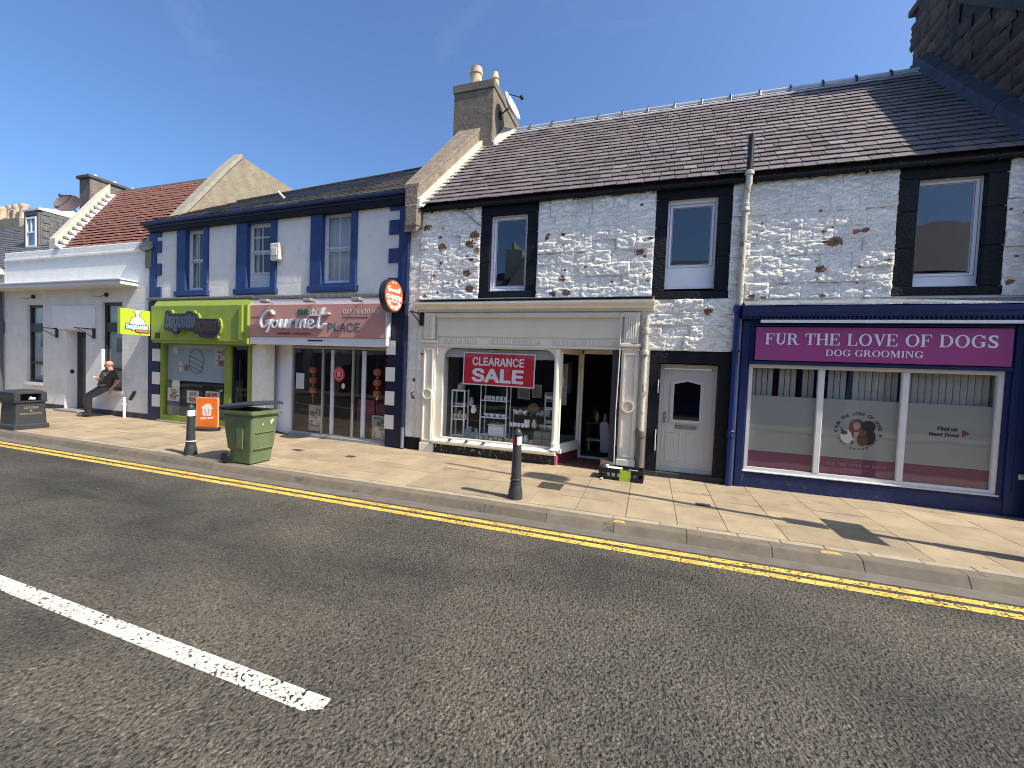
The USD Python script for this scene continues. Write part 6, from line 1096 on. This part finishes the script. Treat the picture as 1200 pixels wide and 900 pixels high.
# black crate by the pilaster
cr = thing('black_crate', 'low black plastic crate of oddments with lime green card hung on its front', 'crate', (-.38, -.5, 0))
RC = lambda b: b.rot(-3, (0, 0, 1), (-.38, -.5, 0))
cp_ = M('black_crate_plastic', (.012, .012, .013), .45, .1)
g = sbox(-.78, .01, .0, .2).difference(union_all([rbox(-.74+i*.095, -.68+i*.095, .06, .13, .01) for i in range(8)]))
RC(B().wall(g, -.69, -.67).wall(g, -.33, -.31).box(-.78, -.76, -.67, -.33, .01, .2).box(-.02, .0, -.67, -.33, .01, .2).box(-.76, -.02, -.67, -.33, .01, .025).box(-.79, .01, -.7, -.668, .19, .21, .005)).build('body', cp_, cr)
RC(B().box(-.41, -.22, -.705, -.7, .0, .2).rot(2, (0, 1, 0), (-.3, -.7, .1))).build('green_card', M('lime_card', (.42, .6, .04), .6, .15, 30, col2=(.2, .3, .03), thr=.58, scale2=18), cr)
RC(B().box(-.83, -.6, -.36, -.345, .02, .26).rot(8, (0, 1, 0), (-.7, -.35, .1))).build('cardboard', M('brown_cardboard', (.3, .22, .14), .8, .15), cr)
for k, (x, y, w, h, d, mt, nm, lab) in enumerate([(-.52, -.5, .26, .16, .18, pale, 'white_tray', 'white plastic tray lying in the black crate'), (-.2, -.48, .18, .13, .2, ware_g, 'grey_box', 'grey box lying in the black crate'), (-.66, -.5, .06, .2, .06, white_gloss, 'white_bottle', 'small white bottle standing in the black crate')]):
    solo(nm, RC(B().box(x-w/2, x+w/2, y-d/2, y+d/2, .03, h+.03, .012)), mt, lab, 'bottle' if 'bottle' in nm else 'box')
solo('white_pebble', B().lathe([(.0, 0), (.03, .01), (.025, .03), (0, .035)], (-.73, -.74, .0), 8), white_gloss, 'small white crumpled scrap on the paving before the black crate', 'litter', smooth=True)
# street lamp standing just right of the picture: its shadow falls along the pavement
sl_ = thing('street_lamp', 'tall dark street lamp with small traffic plates whose shadow crosses the pavement', 'street lamp', (4.45, -2.14, 0))
B().lathe([(.11, 0), (.11, .55), (.085, .6), (.085, 1.1), (.06, 1.15), (.045, 9.2), (0, 9.21)], (4.45, -2.14, 0), 14).build('post', charcoal, sl_, 40)
B().tube([(4.45, -2.14, 6.9), (4.45, -2.0, 7.0), (4.45, -1.95, 7.25)], .03, 8).lathe([(.1, 0), (.2, .08), (.24, .35), (.2, .62), (.06, .74), (0, .8)], (4.45, -1.93, 6.55), 16).build('lantern', charcoal, sl_, 40)
B().box(4.43, 4.445, -2.52, -1.76, 1.78, 2.3).build('sign_plate', pale, sl_); B().box(4.43, 4.445, -2.26, -2.02, 2.34, 2.86).build('sign_plate', pale, sl_)
# ---------------------------------------------------------------- the man resting on the window sill
def hull_chain(bones, rl=.02, it=12):
    parts = []
    for (p, r), (q, s) in bones:
        parts.append(m3.Manifold.batch_hull([m3.Manifold.sphere(r, 20).translate(tuple(map(float, p))), m3.Manifold.sphere(s, 20).translate(tuple(map(float, q)))]))
    m = m3.Manifold.batch_boolean(parts, m3.OpType.Add).refine_to_length(rl).to_mesh()
    t = trimesh.Trimesh(m.vert_properties[:, :3], m.tri_verts, process=True); trimesh.smoothing.filter_taubin(t, iterations=it); return B().add(t.vertices, t.faces)
pm = thing('person', 'bald man in black t-shirt leaning on the window sill with a white mug', 'person', (-15.62, -.2, 0))
skin = M('skin', (.45, .24, .17), .5, .08, 12); cloth_k = M('black_tshirt', (.045, .044, .044), .85, .2, 20); trou = M('charcoal_trousers', (.085, .083, .085), .85, .35, 14, bump=.004, bscale=30); shoe_m = M('grey_brown_shoe', (.12, .1, .085), .6, .2, 12)
pel, che, nk, hd = np.array([-15.74, -.24, .92]), np.array([-15.64, -.2, 1.22]), np.array([-15.57, -.19, 1.42]), np.array([-15.6, -.23, 1.575])
shR, elR, wrR = np.array([-15.8, -.22, 1.36]), np.array([-15.9, -.3, 1.08]), np.array([-15.68, -.42, 1.14]); shL, elL, wrL = np.array([-15.42, -.2, 1.36]), np.array([-15.35, -.13, 1.07]), np.array([-15.43, -.26, .86])
bones = [((hd+[-.01, 0, .02], .088), (hd+[.015, .01, .035], .095)), ((hd+[-.05, -.02, -.05], .05), (hd+[0, 0, -.02], .075)), ((hd, .065), (nk, .062)), ((nk, .055), (che, .07)), ((shR, .05), (elR, .042)), ((elR, .04), (wrR, .028)), ((shL, .05), (elL, .042)), ((elL, .04), (wrL, .028)),
    ((hd+[-.095, -.035, -.005], .016), (hd+[-.1, -.04, -.03], .02)), ((hd+[-.02, -.095, -.0], .012), (hd+[-.01, -.1, .025], .018)), ((hd+[.03, .09, .0], .012), (hd+[.03, .095, .025], .018))]
def hand(w, d, palm_n, side):
    d = d/np.linalg.norm(d); palm_n = palm_n/np.linalg.norm(palm_n); s = np.cross(d, palm_n)*side; o = []
    o.append(((w, .026), (w+d*.075, .03)));
    for i, (off, l) in enumerate(((-.03, .055), (-.01, .07), (.011, .066), (.03, .05))):
        a = w+d*.08+s*off; k1 = a+d*l*.5+palm_n*.01; k2 = k1+d*l*.3+palm_n*.03; o += [((a, .011), (k1, .0095)), ((k1, .0095), (k2, .008))]
    a = w+d*.03-s*.03; b_ = a-s*.03+d*.03+palm_n*.015; o += [((a, .013), (b_, .011)), ((b_, .011), (b_+d*.03+palm_n*.012, .009))]
    return o
bones += hand(wrR, np.array([.35, -.6, .35]), np.array([-.6, -.2, .1]), 1) + hand(wrL, np.array([-.15, -.25, -1]), np.array([.0, 1, -.2]), -1)
hull_chain(bones, .014, 6).build('body', skin, pm, True)
B().lathe([(.001, -.006), (.008, 0), (.001, .006)], (0, 0, 0), 8).move(*(hd+[-.093, -.06, .025])).lathe([(.001, -.006), (.008, 0), (.001, .006)], hd+[-.1, -.005, .025], 8).build('eyes', black_metal, pm, True)
bm = hull_chain([((hd+[-.1, -.03, -.055], .012), (hd+[-.085, -.06, -.055], .01))], .01, 3); bm.build('mouth', M('lips', (.3, .12, .1), .5), pm, True)
sh = [((pel+[-.07, 0, .02], .13), (che+[-.09, -.01, .02], .13)), ((pel+[.07, 0, .02], .13), (che+[.08, 0, .02], .13)), ((che+[-.09, 0, .0], .125), (shR+[.03, 0, -.0], .075)), ((che+[.09, 0, 0], .125), (shL+[-.03, 0, 0], .075)), ((shR, .07), (nk+[0, 0, -.04], .06)), ((shL, .07), (nk+[0, 0, -.04], .06)), ((shR, .07), (shR*.35+elR*.65, .06)), ((shL, .07), (shL*.35+elL*.65, .06)), ((pel+[-.08, -.02, .04], .12), (pel+[.08, -.02, .04], .12))]
hull_chain(sh, .025, 10).build('tshirt', cloth_k, pm, True)
B().box(-15.56, -15.5, -.345, -.335, 1.26, 1.285).build('chest_print', pale, pm)
hpR, knR, anR = pel+[-.09, -.02, -.04], np.array([-16.02, -.52, .64]), np.array([-16.18, -.46, .12]); hpL, knL, anL = pel+[.09, -.02, -.04], np.array([-15.82, -.58, .6]), np.array([-15.98, -.5, .12])
hull_chain([((pel+[-.07, 0, .0], .125), (pel+[.07, 0, .0], .125)), ((hpR, .1), (knR, .07)), ((knR, .072), (anR, .052)), ((hpL, .1), (knL, .07)), ((knL, .072), (anL, .052))], .025, 8).build('trousers', trou, pm, True)
B().tube([pel+[-.17, -.1, .06], pel+[-.05, -.155, .04], pel+[.08, -.15, .04], pel+[.19, -.08, .06]], .016, 6).build('belt_hem', M('pale_hem', (.3, .27, .22), .8), pm)
for a, toe in ((anR, np.array([-16.42, -.54, .045])), (anL, np.array([-16.2, -.64, .045]))):
    hull_chain([((a+[0, .02, -.05], .055), (a*.4+toe*.6, .05)), ((a*.4+toe*.6+[0, 0, -.0], .048), (toe, .04))], .02, 4).build('shoe', shoe_m, pm, True)
mg = wrR+np.array([.055, -.13, .035]); lathe_thing('mug', 'white mug held in the right hand of the man on the window sill', 'mug', [(.035, -.05), (.04, -.045), (.042, .055), (.036, .055), (.034, -.035), (0, -.035)], tuple(mg), ware, (.04, 0, .03))
